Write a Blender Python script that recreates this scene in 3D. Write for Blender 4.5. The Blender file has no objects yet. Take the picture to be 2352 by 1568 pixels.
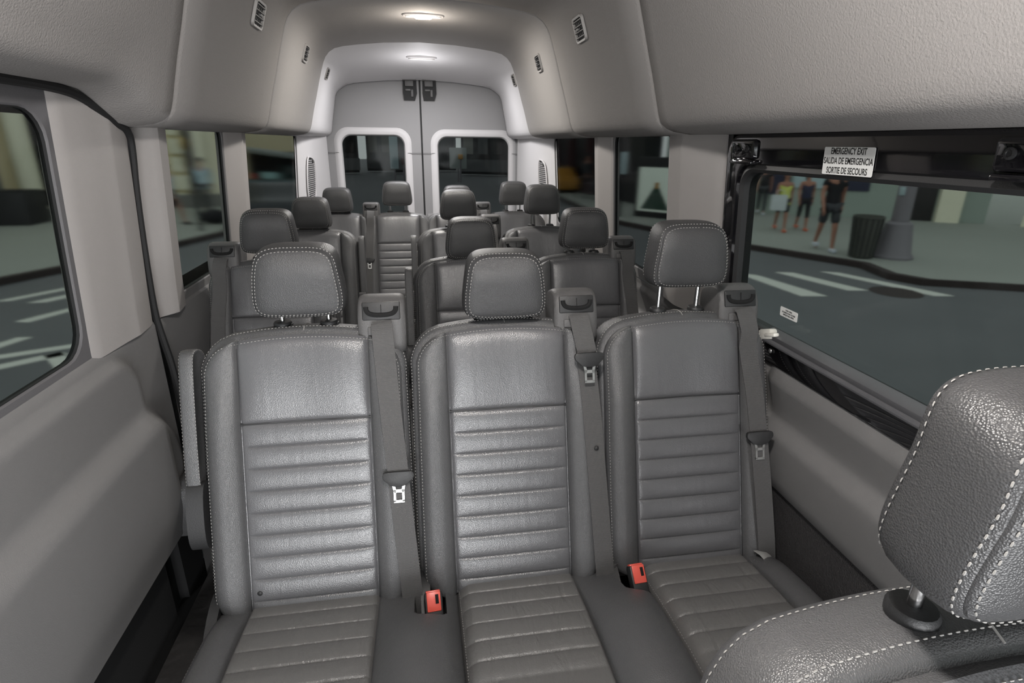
import bpy, bmesh, math, random
from math import sin, cos, pi, sqrt, exp, radians
from mathutils import Vector, Matrix

random.seed(7)
SC = bpy.context.scene
COL = SC.collection

# ------------------------------------------------------------------ materials
def lin(c):
    c = c / 255.0
    return c / 12.92 if c <= 0.04045 else ((c + 0.055) / 1.055) ** 2.4

def srgb(r, g, b):
    return (lin(r), lin(g), lin(b), 1.0)

MATS = {}
def mat(name, color, rough=0.5, metal=0.0, bumps=(), spec=0.5, vary=0.0, vscale=6.0, emit=None, estr=0.0, coat=0.0):
    """Principled material; bumps = list of (kind, scale, distance)."""
    m = bpy.data.materials.new(name); m.use_nodes = True
    nt = m.node_tree; N = nt.nodes; L = nt.links
    b = N['Principled BSDF']
    b.inputs['Base Color'].default_value = color
    b.inputs['Roughness'].default_value = rough
    b.inputs['Metallic'].default_value = metal
    b.inputs['Specular IOR Level'].default_value = spec
    b.inputs['Coat Weight'].default_value = coat
    tc = N.new('ShaderNodeTexCoord')
    if vary > 0:
        nz = N.new('ShaderNodeTexNoise'); nz.inputs['Scale'].default_value = vscale; nz.inputs['Detail'].default_value = 4
        L.new(tc.outputs['Object'], nz.inputs['Vector'])
        mx = N.new('ShaderNodeMix'); mx.data_type = 'RGBA'
        mx.inputs['A'].default_value = tuple(c * (1 - vary) for c in color[:3]) + (1,)
        mx.inputs['B'].default_value = tuple(min(1, c * (1 + vary)) for c in color[:3]) + (1,)
        L.new(nz.outputs['Fac'], mx.inputs['Factor']); L.new(mx.outputs['Result'], b.inputs['Base Color'])
    prev = None
    for kind, scale, dist in bumps:
        if kind == 'noise':
            t = N.new('ShaderNodeTexNoise'); t.inputs['Scale'].default_value = scale; t.inputs['Detail'].default_value = 3
            out = t.outputs['Fac']; L.new(tc.outputs['Object'], t.inputs['Vector'])
        elif kind == 'voronoi':
            t = N.new('ShaderNodeTexVoronoi'); t.inputs['Scale'].default_value = scale
            out = t.outputs['Distance']; L.new(tc.outputs['Object'], t.inputs['Vector'])
        elif kind == 'wave':
            t = N.new('ShaderNodeTexWave'); t.bands_direction = 'Z'; t.inputs['Scale'].default_value = scale
            out = t.outputs['Fac']; L.new(tc.outputs['Object'], t.inputs['Vector'])
        elif kind == 'wrinkle':
            mp = N.new('ShaderNodeMapping'); mp.inputs['Scale'].default_value = (2.2, .8, .5)
            L.new(tc.outputs['Object'], mp.inputs['Vector'])
            t = N.new('ShaderNodeTexNoise'); t.inputs['Scale'].default_value = scale; t.inputs['Detail'].default_value = 2
            t.inputs['Distortion'].default_value = 1.2
            out = t.outputs['Fac']; L.new(mp.outputs['Vector'], t.inputs['Vector'])
        bp = N.new('ShaderNodeBump'); bp.inputs['Strength'].default_value = 1.0; bp.inputs['Distance'].default_value = dist
        L.new(out, bp.inputs['Height'])
        if prev: L.new(prev.outputs['Normal'], bp.inputs['Normal'])
        prev = bp
    if prev: L.new(prev.outputs['Normal'], b.inputs['Normal'])
    if emit:
        b.inputs['Emission Color'].default_value = emit; b.inputs['Emission Strength'].default_value = estr
    MATS[name] = m
    return m

def glass(name, tint, rough, refl=0.03):
    m = bpy.data.materials.new(name); m.use_nodes = True
    nt = m.node_tree; N = nt.nodes; L = nt.links
    N.remove(N['Principled BSDF']); out = N['Material Output']
    r = N.new('ShaderNodeBsdfRefraction'); r.inputs['IOR'].default_value = 1.05
    r.inputs['Roughness'].default_value = rough; r.inputs['Color'].default_value = tint
    g = N.new('ShaderNodeBsdfGlossy'); g.inputs['Roughness'].default_value = 0.06
    mx = N.new('ShaderNodeMixShader'); mx.inputs['Fac'].default_value = refl
    L.new(r.outputs[0], mx.inputs[1]); L.new(g.outputs[0], mx.inputs[2]); L.new(mx.outputs[0], out.inputs['Surface'])
    MATS[name] = m
    return m

LEATHER = mat('leather', srgb(80, 80, 81), 0.36, bumps=[('voronoi', 620, 0.0005), ('noise', 40, 0.0008)], spec=0.55)
LEATHER_IN = mat('leather_channelled', srgb(88, 88, 90), 0.31, bumps=[('wrinkle', 9, 0.0008), ('voronoi', 500, 0.0003)], spec=0.8)
LEATHER_SOFT = mat('leather_cushion', srgb(100, 99, 98), 0.36, bumps=[('wrinkle', 12, 0.0030), ('voronoi', 500, 0.0003)], spec=0.6)
LEATHER_HEAD = mat('leather_headrest', srgb(62, 62, 63), 0.38, bumps=[('voronoi', 620, 0.0005)], spec=0.5)
THREAD = mat('thread_light', srgb(150, 148, 145), 0.8)
THREAD_DARK = mat('thread_dark', srgb(88, 88, 88), 0.8)
PIPING = mat('piping', srgb(42, 42, 43), 0.5)
CHROME = mat('chrome', srgb(205, 205, 205), 0.16, metal=1.0)
STEEL = mat('steel', srgb(190, 190, 188), 0.35, metal=0.9)
BLACKP = mat('black_plastic', srgb(38, 38, 39), 0.5, bumps=[('noise', 600, 0.0003)])
VENTP = mat('vent_plastic', srgb(140, 137, 134), 0.5)
GREYP = mat('grey_grained_plastic', srgb(84, 83, 83), 0.5, bumps=[('noise', 500, 0.0006)])
GLOSSB = mat('gloss_black', srgb(16, 15, 18), 0.07, coat=0.6)
RUBBER = mat('rubber', srgb(26, 26, 27), 0.7)
WEB = mat('webbing', srgb(80, 79, 79), 0.75, bumps=[('noise', 700, 0.0005), ('wave', 160, 0.0004)])
REDP = mat('red_plastic', srgb(226, 92, 78), 0.35)
PLASTIC = mat('trim_plastic_light', srgb(160, 156, 154), 0.62, bumps=[('noise', 700, 0.0003)], vary=0.03)
PLASTIC_R = mat('trim_plastic_white', srgb(206, 204, 205), 0.6, bumps=[('noise', 700, 0.0003)])
PANEL = mat('door_panel_grey', srgb(116, 115, 115), 0.58, bumps=[('noise', 800, 0.0004)], vary=0.04)
DOORP = mat('rear_door_grey', srgb(146, 145, 146), 0.6, bumps=[('noise', 900, 0.0003)])
CLOTH = mat('headliner_cloth', srgb(138, 135, 133), 0.95, bumps=[('noise', 260, 0.0012)], spec=0.15)
CLOTH_R = mat('headliner_cloth_fine', srgb(150, 147, 145), 0.95, bumps=[('noise', 300, 0.001)], spec=0.15)
CARPET = mat('carpet_dark', srgb(52, 50, 51), 0.95, bumps=[('noise', 300, 0.004)], vary=0.25, vscale=60)
FLOORM = mat('floor_vinyl', srgb(50, 48, 47), 0.6, bumps=[('noise', 40, 0.002)], vary=0.35, vscale=14)
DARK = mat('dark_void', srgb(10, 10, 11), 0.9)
WHITE = mat('label_white', srgb(222, 222, 220), 0.5)
TAGM = mat('care_tag_grey', srgb(170, 170, 168), 0.8)
INK = mat('label_ink', srgb(25, 25, 25), 0.6)
IVORY = mat('ivory_plastic', srgb(225, 222, 214), 0.4)
ALU = mat('dark_aluminium', srgb(104, 104, 107), 0.42, metal=0.3)
LENS_ON = mat('lamp_lens_lit', srgb(255, 236, 200), 0.4, emit=(1.0, 0.78, 0.5, 1), estr=22.0)
LENS_OFF = mat('lamp_lens', srgb(214, 212, 210), 0.3)
GLASS_T = glass('tinted_glass', (0.61, 0.62, 0.60, 1), 0.115, 0.02)
GLASS_D = glass('privacy_glass', (0.46, 0.465, 0.455, 1), 0.10, 0.02)

# street
ASPHALT = mat('asphalt', srgb(98, 100, 103), 0.85, vary=0.12, vscale=1.2)
WALK = mat('sidewalk_concrete', srgb(150, 154, 148), 0.9, vary=0.08, vscale=0.7)
KERBM = mat('kerb_dark', srgb(52, 44, 43), 0.9)
PAINT = mat('road_paint', srgb(205, 207, 200), 0.8)
STONE = mat('beige_stone', srgb(222, 210, 176), 0.9, vary=0.12, vscale=0.8)
STONE_P = mat('pale_stone', srgb(232, 230, 208), 0.9, vary=0.06)
STONE_D = mat('grey_stone', srgb(120, 120, 116), 0.9, vary=0.15, vscale=0.6)
DARKB = mat('dark_facade', srgb(34, 34, 37), 0.6, vary=0.3, vscale=0.4)
MIDB = mat('grey_facade', srgb(84, 86, 88), 0.8, vary=0.3, vscale=0.3)
NIGHTW = mat('dark_shop_glass', srgb(24, 22, 24), 0.2)
NAVY = mat('navy_panel', srgb(34, 36, 62), 0.5)
PALEB = mat('pale_blue_panel', srgb(170, 190, 196), 0.5)
GREENWHITE = mat('pale_green_wall', srgb(152, 164, 156), 0.8)
AWNING = mat('awning_grey', srgb(150, 158, 156), 0.7)
REDDARK = mat('dark_red_paint', srgb(74, 34, 38), 0.6)
LEAF = mat('leaves_dark', srgb(36, 52, 34), 0.9, vary=0.4, vscale=8)
YEL = mat('taxi_yellow', srgb(176, 126, 52), 0.35)
CARB = mat('car_dark', srgb(54, 58, 62), 0.25)
CARG = mat('car_glass', srgb(60, 84, 88), 0.1)
SCR_C = mat('screen_cyan', srgb(120, 160, 160), 0.5, emit=srgb(150, 190, 190), estr=0.6)
SCR_R = mat('screen_red', srgb(150, 50, 48), 0.5, emit=srgb(170, 60, 56), estr=0.35)
POSTER = mat('poster_paper', srgb(214, 224, 214), 0.6, emit=srgb(200, 214, 204), estr=0.55)
POSTG = mat('poster_green', srgb(52, 78, 66), 0.6)
POSTO = mat('poster_orange', srgb(190, 140, 60), 0.6)
SKINM = mat('skin', srgb(164, 116, 96), 0.6)
HAIRM = mat('hair_dark', srgb(34, 26, 24), 0.7)
CBLK = mat('cloth_black', srgb(26, 26, 30), 0.9)
CNAVY = mat('cloth_navy', srgb(44, 48, 70), 0.9)
CYEL = mat('cloth_yellow', srgb(206, 214, 110), 0.9)
CWHT = mat('cloth_white', srgb(206, 212, 216), 0.9)
CBLU = mat('cloth_light_blue', srgb(176, 198, 208), 0.9)
CGRY = mat('cloth_grey', srgb(62, 64, 68), 0.9)
SHOEW = mat('shoe_white', srgb(200, 206, 216), 0.7)
SHOEO = mat('shoe_orange', srgb(210, 110, 80), 0.7)
METALG = mat('galvanised_grey', srgb(120, 116, 122), 0.6)
BINM = mat('bin_mesh_dark', srgb(70, 72, 66), 0.7, vary=0.3, vscale=20)
TRASH = mat('bin_contents', srgb(120, 122, 112), 0.8, vary=0.4, vscale=14)
GOLDM = mat('gilt_lamp', srgb(190, 160, 90), 0.5)

# ------------------------------------------------------------------ mesh helpers
class MB:
    def __init__(s): s.v = []; s.f = []; s.m = []
    def add(s, vs, fs, mi=0):
        o = len(s.v); s.v += [tuple(p) for p in vs]
        for f in fs: s.f.append(tuple(i + o for i in f)); s.m.append(mi)
        return o
    def rbox(s, c, size, r=0.0, rot=None, mi=0, seg=2):
        """box with rounded edges"""
        hx, hy, hz = size[0] / 2, size[1] / 2, size[2] / 2
        r = min(r, hx * .98, hy * .98, hz * .98)
        bm = bmesh.new(); bmesh.ops.create_cube(bm, size=1)
        for v in bm.verts: v.co = Vector((v.co.x * size[0], v.co.y * size[1], v.co.z * size[2]))
        if r > 0: bmesh.ops.bevel(bm, geom=bm.edges[:], offset=r, segments=seg, profile=0.5, affect='EDGES')
        M = rot or Matrix.Identity(3); c = Vector(c)
        bm.verts.index_update()
        s.add([M @ v.co + c for v in bm.verts], [[v.index for v in f.verts] for f in bm.faces], mi); bm.free()
    def loft(s, rings, closed=True, cap0=False, cap1=False, mi=0):
        n = len(rings[0]); vs = [p for r in rings for p in r]; fs = []
        for k in range(len(rings) - 1):
            for i in range(n if closed else n - 1):
                j = (i + 1) % n
                fs.append((k * n + i, k * n + j, (k + 1) * n + j, (k + 1) * n + i))
        o = s.add(vs, fs, mi)
        if cap0: s.f.append(tuple(o + i for i in range(n))[::-1]); s.m.append(mi)
        if cap1: s.f.append(tuple(o + (len(rings) - 1) * n + i for i in range(n))); s.m.append(mi)
    def tube(s, pts, r, n=8, mi=0, cap=True):
        pts = [Vector(p) for p in pts]; rings = []
        rs = r if isinstance(r, (list, tuple)) else [r] * len(pts)
        up = None
        for i, p in enumerate(pts):
            t = (pts[min(i + 1, len(pts) - 1)] - pts[max(i - 1, 0)]).normalized()
            if up is None:
                up = Vector((0, 0, 1)) if abs(t.z) < .9 else Vector((1, 0, 0))
            a = t.cross(up).normalized(); b = a.cross(t).normalized(); up = b
            rings.append([p + (a * cos(2 * pi * k / n) + b * sin(2 * pi * k / n)) * rs[i] for k in range(n)])
        s.loft(rings, True, cap, cap, mi)
    def ribbon(s, pts, across, nrm, w, t, mi=0):
        """flat band: pts centre line, across & nrm unit vectors per point"""
        rings = []
        for p, a, n in zip(pts, across, nrm):
            p = Vector(p); a = Vector(a); n = Vector(n)
            rings.append([p - a * w / 2, p + a * w / 2, p + a * w / 2 + n * t, p - a * w / 2 + n * t])
        s.loft(rings, True, True, True, mi)
    def ball(s, c, r, n=12, mi=0, sc=(1, 1, 1)):
        bm = bmesh.new(); bmesh.ops.create_uvsphere(bm, u_segments=n, v_segments=max(6, n // 2), radius=r)
        bm.verts.index_update(); c = Vector(c)
        s.add([Vector((v.co.x * sc[0], v.co.y * sc[1], v.co.z * sc[2])) + c for v in bm.verts], [[v.index for v in f.verts] for f in bm.faces], mi); bm.free()
    def lathe(s, c, prof, n=20, mi=0):
        c = Vector(c)
        s.loft([[c + Vector((r * cos(2 * pi * k / n), r * sin(2 * pi * k / n), z)) for k in range(n)] for r, z in prof], True, True, True, mi)
    def mesh(s, name, mats, smooth=35):
        me = bpy.data.meshes.new(name); me.from_pydata(s.v, [], s.f)
        for m in mats: me.materials.append(m)
        bm = bmesh.new(); bm.from_mesh(me)
        bm.faces.ensure_lookup_table()
        for f, mi in zip(bm.faces, s.m): f.material_index = mi
        bmesh.ops.remove_doubles(bm, verts=bm.verts, dist=1e-6)
        bmesh.ops.recalc_face_normals(bm, faces=bm.faces)
        if smooth:
            lim = radians(smooth)
            for f in bm.faces: f.smooth = True
            for e in bm.edges:
                if len(e.link_faces) == 2 and e.calc_face_angle(0) > lim: e.smooth = False
        bm.to_mesh(me); bm.free()
        return me
    def build(s, name, mats, parent=None, smooth=35):
        if not isinstance(mats, (list, tuple)): mats = [mats]
        return link(name, s.mesh(name, mats, smooth), parent)

def link(name, me, parent=None, loc=None):
    o = bpy.data.objects.new(name, me); COL.objects.link(o)
    if 'stitching' in name: o['kind'] = 'stuff'
    if parent: o.parent = parent
    if loc: o.location = loc
    return o

def thing(name, label, cat, loc=(0, 0, 0), rz=0.0, group=None):
    o = bpy.data.objects.new(name, None); COL.objects.link(o)
    o.empty_display_size = .05
    o.location = loc; o.rotation_euler = (0, 0, rz)
    return tag(o, label, cat, group)

def tag(o, label, cat, group=None):
    o['label'] = label; o['category'] = cat
    if group: o['group'] = group
    return o

def struct(o, label=None):
    o['kind'] = 'structure'
    if label: o['label'] = label
    return o

def RX(a): return Matrix.Rotation(a, 3, 'X')
def RY(a): return Matrix.Rotation(a, 3, 'Y')
def RZ(a): return Matrix.Rotation(a, 3, 'Z')
def clamp(x, a=0.0, b=1.0): return max(a, min(b, x))
def sstep(a, b, x):
    t = clamp((x - a) / (b - a)); return t * t * (3 - 2 * t)

def chaikin(pts, it=2, closed=True):
    for _ in range(it):
        q = []; n = len(pts)
        for i in range(n if closed else n - 1):
            a = pts[i]; b = pts[(i + 1) % n]
            q.append(tuple(.75 * u + .25 * v for u, v in zip(a, b))); q.append(tuple(.25 * u + .75 * v for u, v in zip(a, b)))
        if not closed: q = [pts[0]] + q + [pts[-1]]
        pts = q
    return pts

def rrect(y0, y1, z0, z1, r, k=6):
    """rounded rectangle loop, counter-clockwise, k points per corner"""
    pts = []
    for cy, cz, a0 in ((y1 - r, z1 - r, 0), (y0 + r, z1 - r, pi / 2), (y0 + r, z0 + r, pi), (y1 - r, z0 + r, 1.5 * pi)):
        for i in range(k):
            a = a0 + pi / 2 * i / (k - 1); pts.append((cy + r * cos(a), cz + r * sin(a)))
    return pts

def orect(y0, y1, z0, z1, k=6):
    return [(y1, z1)] * k + [(y0, z1)] * k + [(y0, z0)] * k + [(y1, z0)] * k

def stitches(mb, pts, nrm, dash=.0046, gap=.0030, r=.0008, lift=.0004, mi=0):
    """a row of thread dashes along a polyline on a surface"""
    pts = [Vector(p) for p in pts]; nrm = [Vector(n).normalized() for n in nrm]
    acc = 0.0; pos = []
    seglen = [(pts[i + 1] - pts[i]).length for i in range(len(pts) - 1)]
    total = sum(seglen); s = 0.0; i = 0; base = 0.0
    while s + dash < total:
        mid = s + dash / 2
        while i < len(seglen) - 1 and base + seglen[i] < mid: base += seglen[i]; i += 1
        t = clamp((mid - base) / max(seglen[i], 1e-9))
        p = pts[i].lerp(pts[i + 1], t); n = nrm[i].lerp(nrm[i + 1], t).normalized()
        d = (pts[i + 1] - pts[i]).normalized(); a = d.cross(n).normalized()
        p = p + n * lift
        h = dash / 2
        vs = [p - d * h, p - d * h * .6 + a * r, p - d * h * .6 + n * r, p - d * h * .6 - a * r,
              p + d * h * .6 + a * r, p + d * h * .6 + n * r, p + d * h * .6 - a * r, p + d * h]
        mb.add(vs, [(0, 1, 2), (0, 2, 3), (1, 4, 5, 2), (2, 5, 6, 3), (4, 7, 5), (5, 7, 6)], mi)
        s += dash + gap

# ------------------------------------------------------------------ seats
SEAT = .945; FLOOR = .08
TILT = radians(17); ZB = 0.43; WS = 0.218; HB = 0.610; INS = 0.142; BAND = 0.438
LINES = [BAND - .0505 * k for k in range(1, 9)]

def b2s(x, h, d):
    return (x, sin(TILT) * h - cos(TILT) * d, ZB + cos(TILT) * h + sin(TILT) * d)

def wl(h):
    r = .062; w = WS - .003 * sstep(.2, .6, h)
    if h > HB - r: return w - r + sqrt(max(0, r * r - (h - HB + r) ** 2))
    rb = .06
    if h < rb: return w - rb * .6 + .6 * sqrt(max(0, rb * rb - (rb - h) ** 2))
    return w

def arch(x, h): return h + .027 * (1 - (x / WS) ** 2) * clamp((h - .42) / (HB - .42))

def bdepth(x, h):
    w = wl(h); ax = abs(x)
    e = min(w - ax, HB - h, h + .01)
    d = -.010 * (1 - clamp(e / .022)) ** 2
    if ax >= INS:
        t = clamp((w - ax) / max(w - INS, .01))
        amp = .024 - .014 * sstep(.42, .58, h)
        d += .006 + amp * sin(pi * clamp(t * .9 + .06)) ** .8
    else:
        ed = 1 - exp(-(INS - ax) / .014)
        if h < BAND:
            u = ((BAND - h) / .0505) % 1.0
            d += .006 + .0065 * ed * max(0, sin(pi * u)) ** .42
        else:
            u = clamp((h - BAND) / (HB - BAND))
            d += .006 + .012 * ed * max(0, sin(pi * clamp(u * .92 + .04))) ** .5 - .004 * exp(-(x / .07) ** 2)
        d -= .004 * exp(-((h - BAND) / .003) ** 2)
    d -= .007 * exp(-((ax - INS) / .0032) ** 2)
    return d

def bsurf(x, h, lift=0.0): return b2s(x, arch(x, h), bdepth(x, h) + lift)

def snorm(f, x, h, e=.002):
    a = Vector(f(x + e, h)) - Vector(f(x - e, h)); b = Vector(f(x, h + e)) - Vector(f(x, h - e))
    n = a.cross(b)
    return n.normalized() if n.length > 1e-12 else Vector((0, -1, 0))

def make_backrest():
    """returns meshes: cover (bolsters, rim, back), insert, stitching"""
    tb = [0, .03, .07, .13, .21, .31, .42, .54, .66, .77, .86, .92, .96, .985, 1]
    ti = [.0025, .005, .009, .015, .025, .04, .06, .085, .112, .142]
    xin = [-INS + t for t in ti] + [INS - t for t in ti[::-1][1:]]
    rows = {0.0, .012, .03, HB, HB - .004, HB - .012, HB - .022, HB - .035, HB - .05, HB - .065, HB - .08}
    for l in [BAND] + LINES:
        for q in (-.012, -.006, -.0025, 0, .0025, .006, .012, .025): rows.add(round(l + q, 4))
    for q in range(1, 12): rows.add(round(BAND + q * .0085 + .02, 4))
    rows = sorted(r for r in rows if 0 <= r <= HB)
    nb = len(tb); grid = []
    for h in rows:
        w = wl(h); row = []
        xs = [-w + t * (w - INS) for t in tb] + xin + [w - t * (w - INS) for t in tb[::-1]]
        grid.append([(x, h) for x in xs])
    nx = len(grid[0]); P = [[bsurf(x, h) for x, h in r] for r in grid]
    cov = MB(); ins = MB()
    for i in range(len(rows) - 1):
        for j in range(nx - 1):
            q = [P[i][j], P[i][j + 1], P[i + 1][j + 1], P[i + 1][j]]
            (ins if nb - 1 <= j < nx - nb else cov).add(q, [(0, 1, 2, 3)])
    # rim
    loop = [grid[i][0] for i in range(len(rows))] + grid[-1][1:-1] + [grid[i][-1] for i in range(len(rows) - 1, -1, -1)] + grid[0][1:-1][::-1]
    n = len(loop); nor = []
    for i in range(n):
        a = loop[i - 2]; b = loop[(i + 2) % n]
        t = Vector((b[0] - a[0], b[1] - a[1])); nn = Vector((-t.y, t.x))
        nor.append(nn.normalized() if nn.length > 0 else Vector((0, 1)))
    prof = [(0, None), (-.001, -.014), (.005, -.016), (.010, -.026), (.0130, -.045), (.0135, -.07), (.0125, -.088), (.009, -.102), (.007, -.104), (-.012, -.106), (-.04, -.108)]
    rings = []
    for o, d in prof:
        ring = []
        for (x, h), nn in zip(loop, nor):
            hh = arch(x, h)
            dd = bdepth(x, h) if d is None else d
            o2 = o * .3 if (d is not None and h < .05) else o
            if d is not None and nn.y > 0: o2 = o + max(o, 0) * .7 * nn.y
            ring.append(b2s(x + nn.x * o2, hh + nn.y * o2, dd))
        rings.append(ring)
    cov.loft(rings, True, False, True)
    st = MB()
    start = next(i for i in range(n) if loop[i][1] > .03)
    idx = [i for i in range(n) if loop[i][1] > .03 or False]
    idx = [i for i in idx if i < len(rows) + nx + len(rows)]
    # seam line inside the front panel
    pin = []; nin = []
    for i in idx:
        x, h = loop[i]; nn = nor[i]; x2 = x - nn.x * .006; h2 = h - nn.y * .006
        pin.append(bsurf(x2, h2)); nin.append(snorm(bsurf, x2, h2))
    stitches(st, pin, nin)
    cen = Vector(b2s(0, .3, -.05))
    for k in (3, 6):
        pr = [Vector(rings[k][i]) for i in idx]
        ax = Vector(b2s(0, 1, 0)) - Vector(b2s(0, 0, 0))
        nr = [Vector((nor[i].x, 0, 0)) + ax * nor[i].y - (Vector((0, cos(TILT), -sin(TILT))) * (.5 if k == 3 else -.5)) for i in idx]
        stitches(st, pr, nr)
    # centre seam over the top
    j = min(range(n), key=lambda i: (abs(loop[i][0] - .012), -loop[i][1])) if False else min((i for i in range(n) if loop[i][1] >= HB - .001), key=lambda i: abs(loop[i][0] - .01))
    st.tube([Vector(r[j]) + Vector((0, 0, .0006)) for r in rings[2:8]], .0011, 5)
    ch = MB()
    for l in LINES:
        xs = [-INS + .006 + i * (2 * INS - .012) / 24 for i in range(25)]
        stitches(ch, [bsurf(x, l) for x in xs], [snorm(bsurf, x, l + .001) for x in xs], dash=.004, gap=.003, r=.0006)
    pp = MB()
    for sx in (-1, 1):
        hs = [.01 + i * (HB - .025) / 40 for i in range(41)]
        pp.tube([Vector(bsurf(sx * INS, h)) + Vector((0, -.0005, 0)) for h in hs], .0013, 5)
    xs = [-INS + i * 2 * INS / 24 for i in range(25)]
    pp.tube([Vector(bsurf(x, BAND)) + Vector((0, -.001, .0006)) for x in xs], .002, 6)
    return (cov.mesh('backrest', [LEATHER], 50), ins.mesh('backrest_insert', [LEATHER_IN], 60), st.mesh('stitching', [THREAD], 0),
            ch.mesh('channel_stitching', [THREAD_DARK], 0), pp.mesh('piping', [PIPING], 60))

def make_headrest():
    half = [(0, .158), (.04, .158), (.070, .153), (.088, .136), (.0955, .09), (.1005, .045), (.099, .018), (.088, .002), (.05, -.002), (0, -.002)]
    poly = half + [(-x, h) for x, h in half[::-1][1:-1]]
    out = chaikin(poly, 3)
    out = out[::-1]
    n = len(out); cx, ch = 0, .075
    def ring(s, d, top=0.0, lean=.0):
        r = []
        for x, h in out:
            hh = ch + (h - ch) * s
            k = clamp((hh - .085) / .073)
            r.append((x * s, -d + .018 * k * k + lean, hh))
        return r
    mb = MB()
    front = [ring(.05, .047), ring(.3, .047), ring(.55, .046), ring(.75, .0435), ring(.86, .040), ring(.90, .0375)]
    mb.loft(front, True, True, False)
    rim = [ring(.90, .0375), ring(.905, .0345), ring(.925, .0335), ring(.965, .025), ring(.99, .010), ring(1.0, -.008), ring(.985, -.026), ring(.94, -.038), ring(.915, -.041), ring(.91, -.043), ring(.88, -.046), ring(.7, -.052), ring(.35, -.055), ring(.05, -.056)]
    mb.loft(rim, True, False, True)
    st = MB()
    def line(rr, off):
        pts = [Vector(p) for p in rr] + [Vector(rr[0])]
        c = Vector((0, 0, .075)); nr = []
        for p in pts:
            q = Vector((p.x, 0, p.z - .075)).normalized(); nr.append(q * .6 + Vector((0, off, 0)))
        return pts, nr
    for rr, off in ((ring(.865, .0398), -1), (ring(.942, .030), -.6), (ring(.955, -.035), .6)):
        p, nr = line(rr, off); stitches(st, p, nr)
    return mb.mesh('headrest', [LEATHER_HEAD], 50), st.mesh('stitching', [THREAD], 0)

def make_post(length):
    mb = MB(); mb.tube([(0, 0, -.02), (0, 0, length)], .0058, 12)
    return mb.mesh('headrest_post', [CHROME], 40)

def make_collar():
    mb = MB(); mb.lathe((0, 0, 0), [(.010, -.012), (.0175, -.010), (.0205, -.004), (.0205, .003), (.018, .0065), (.010, .0075), (.0075, .0075)], 20)
    mb.rbox((.017, -.002, -.002), (.012, .012, .008), .003)
    return mb.mesh('post_collar', [BLACKP], 40)

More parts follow.
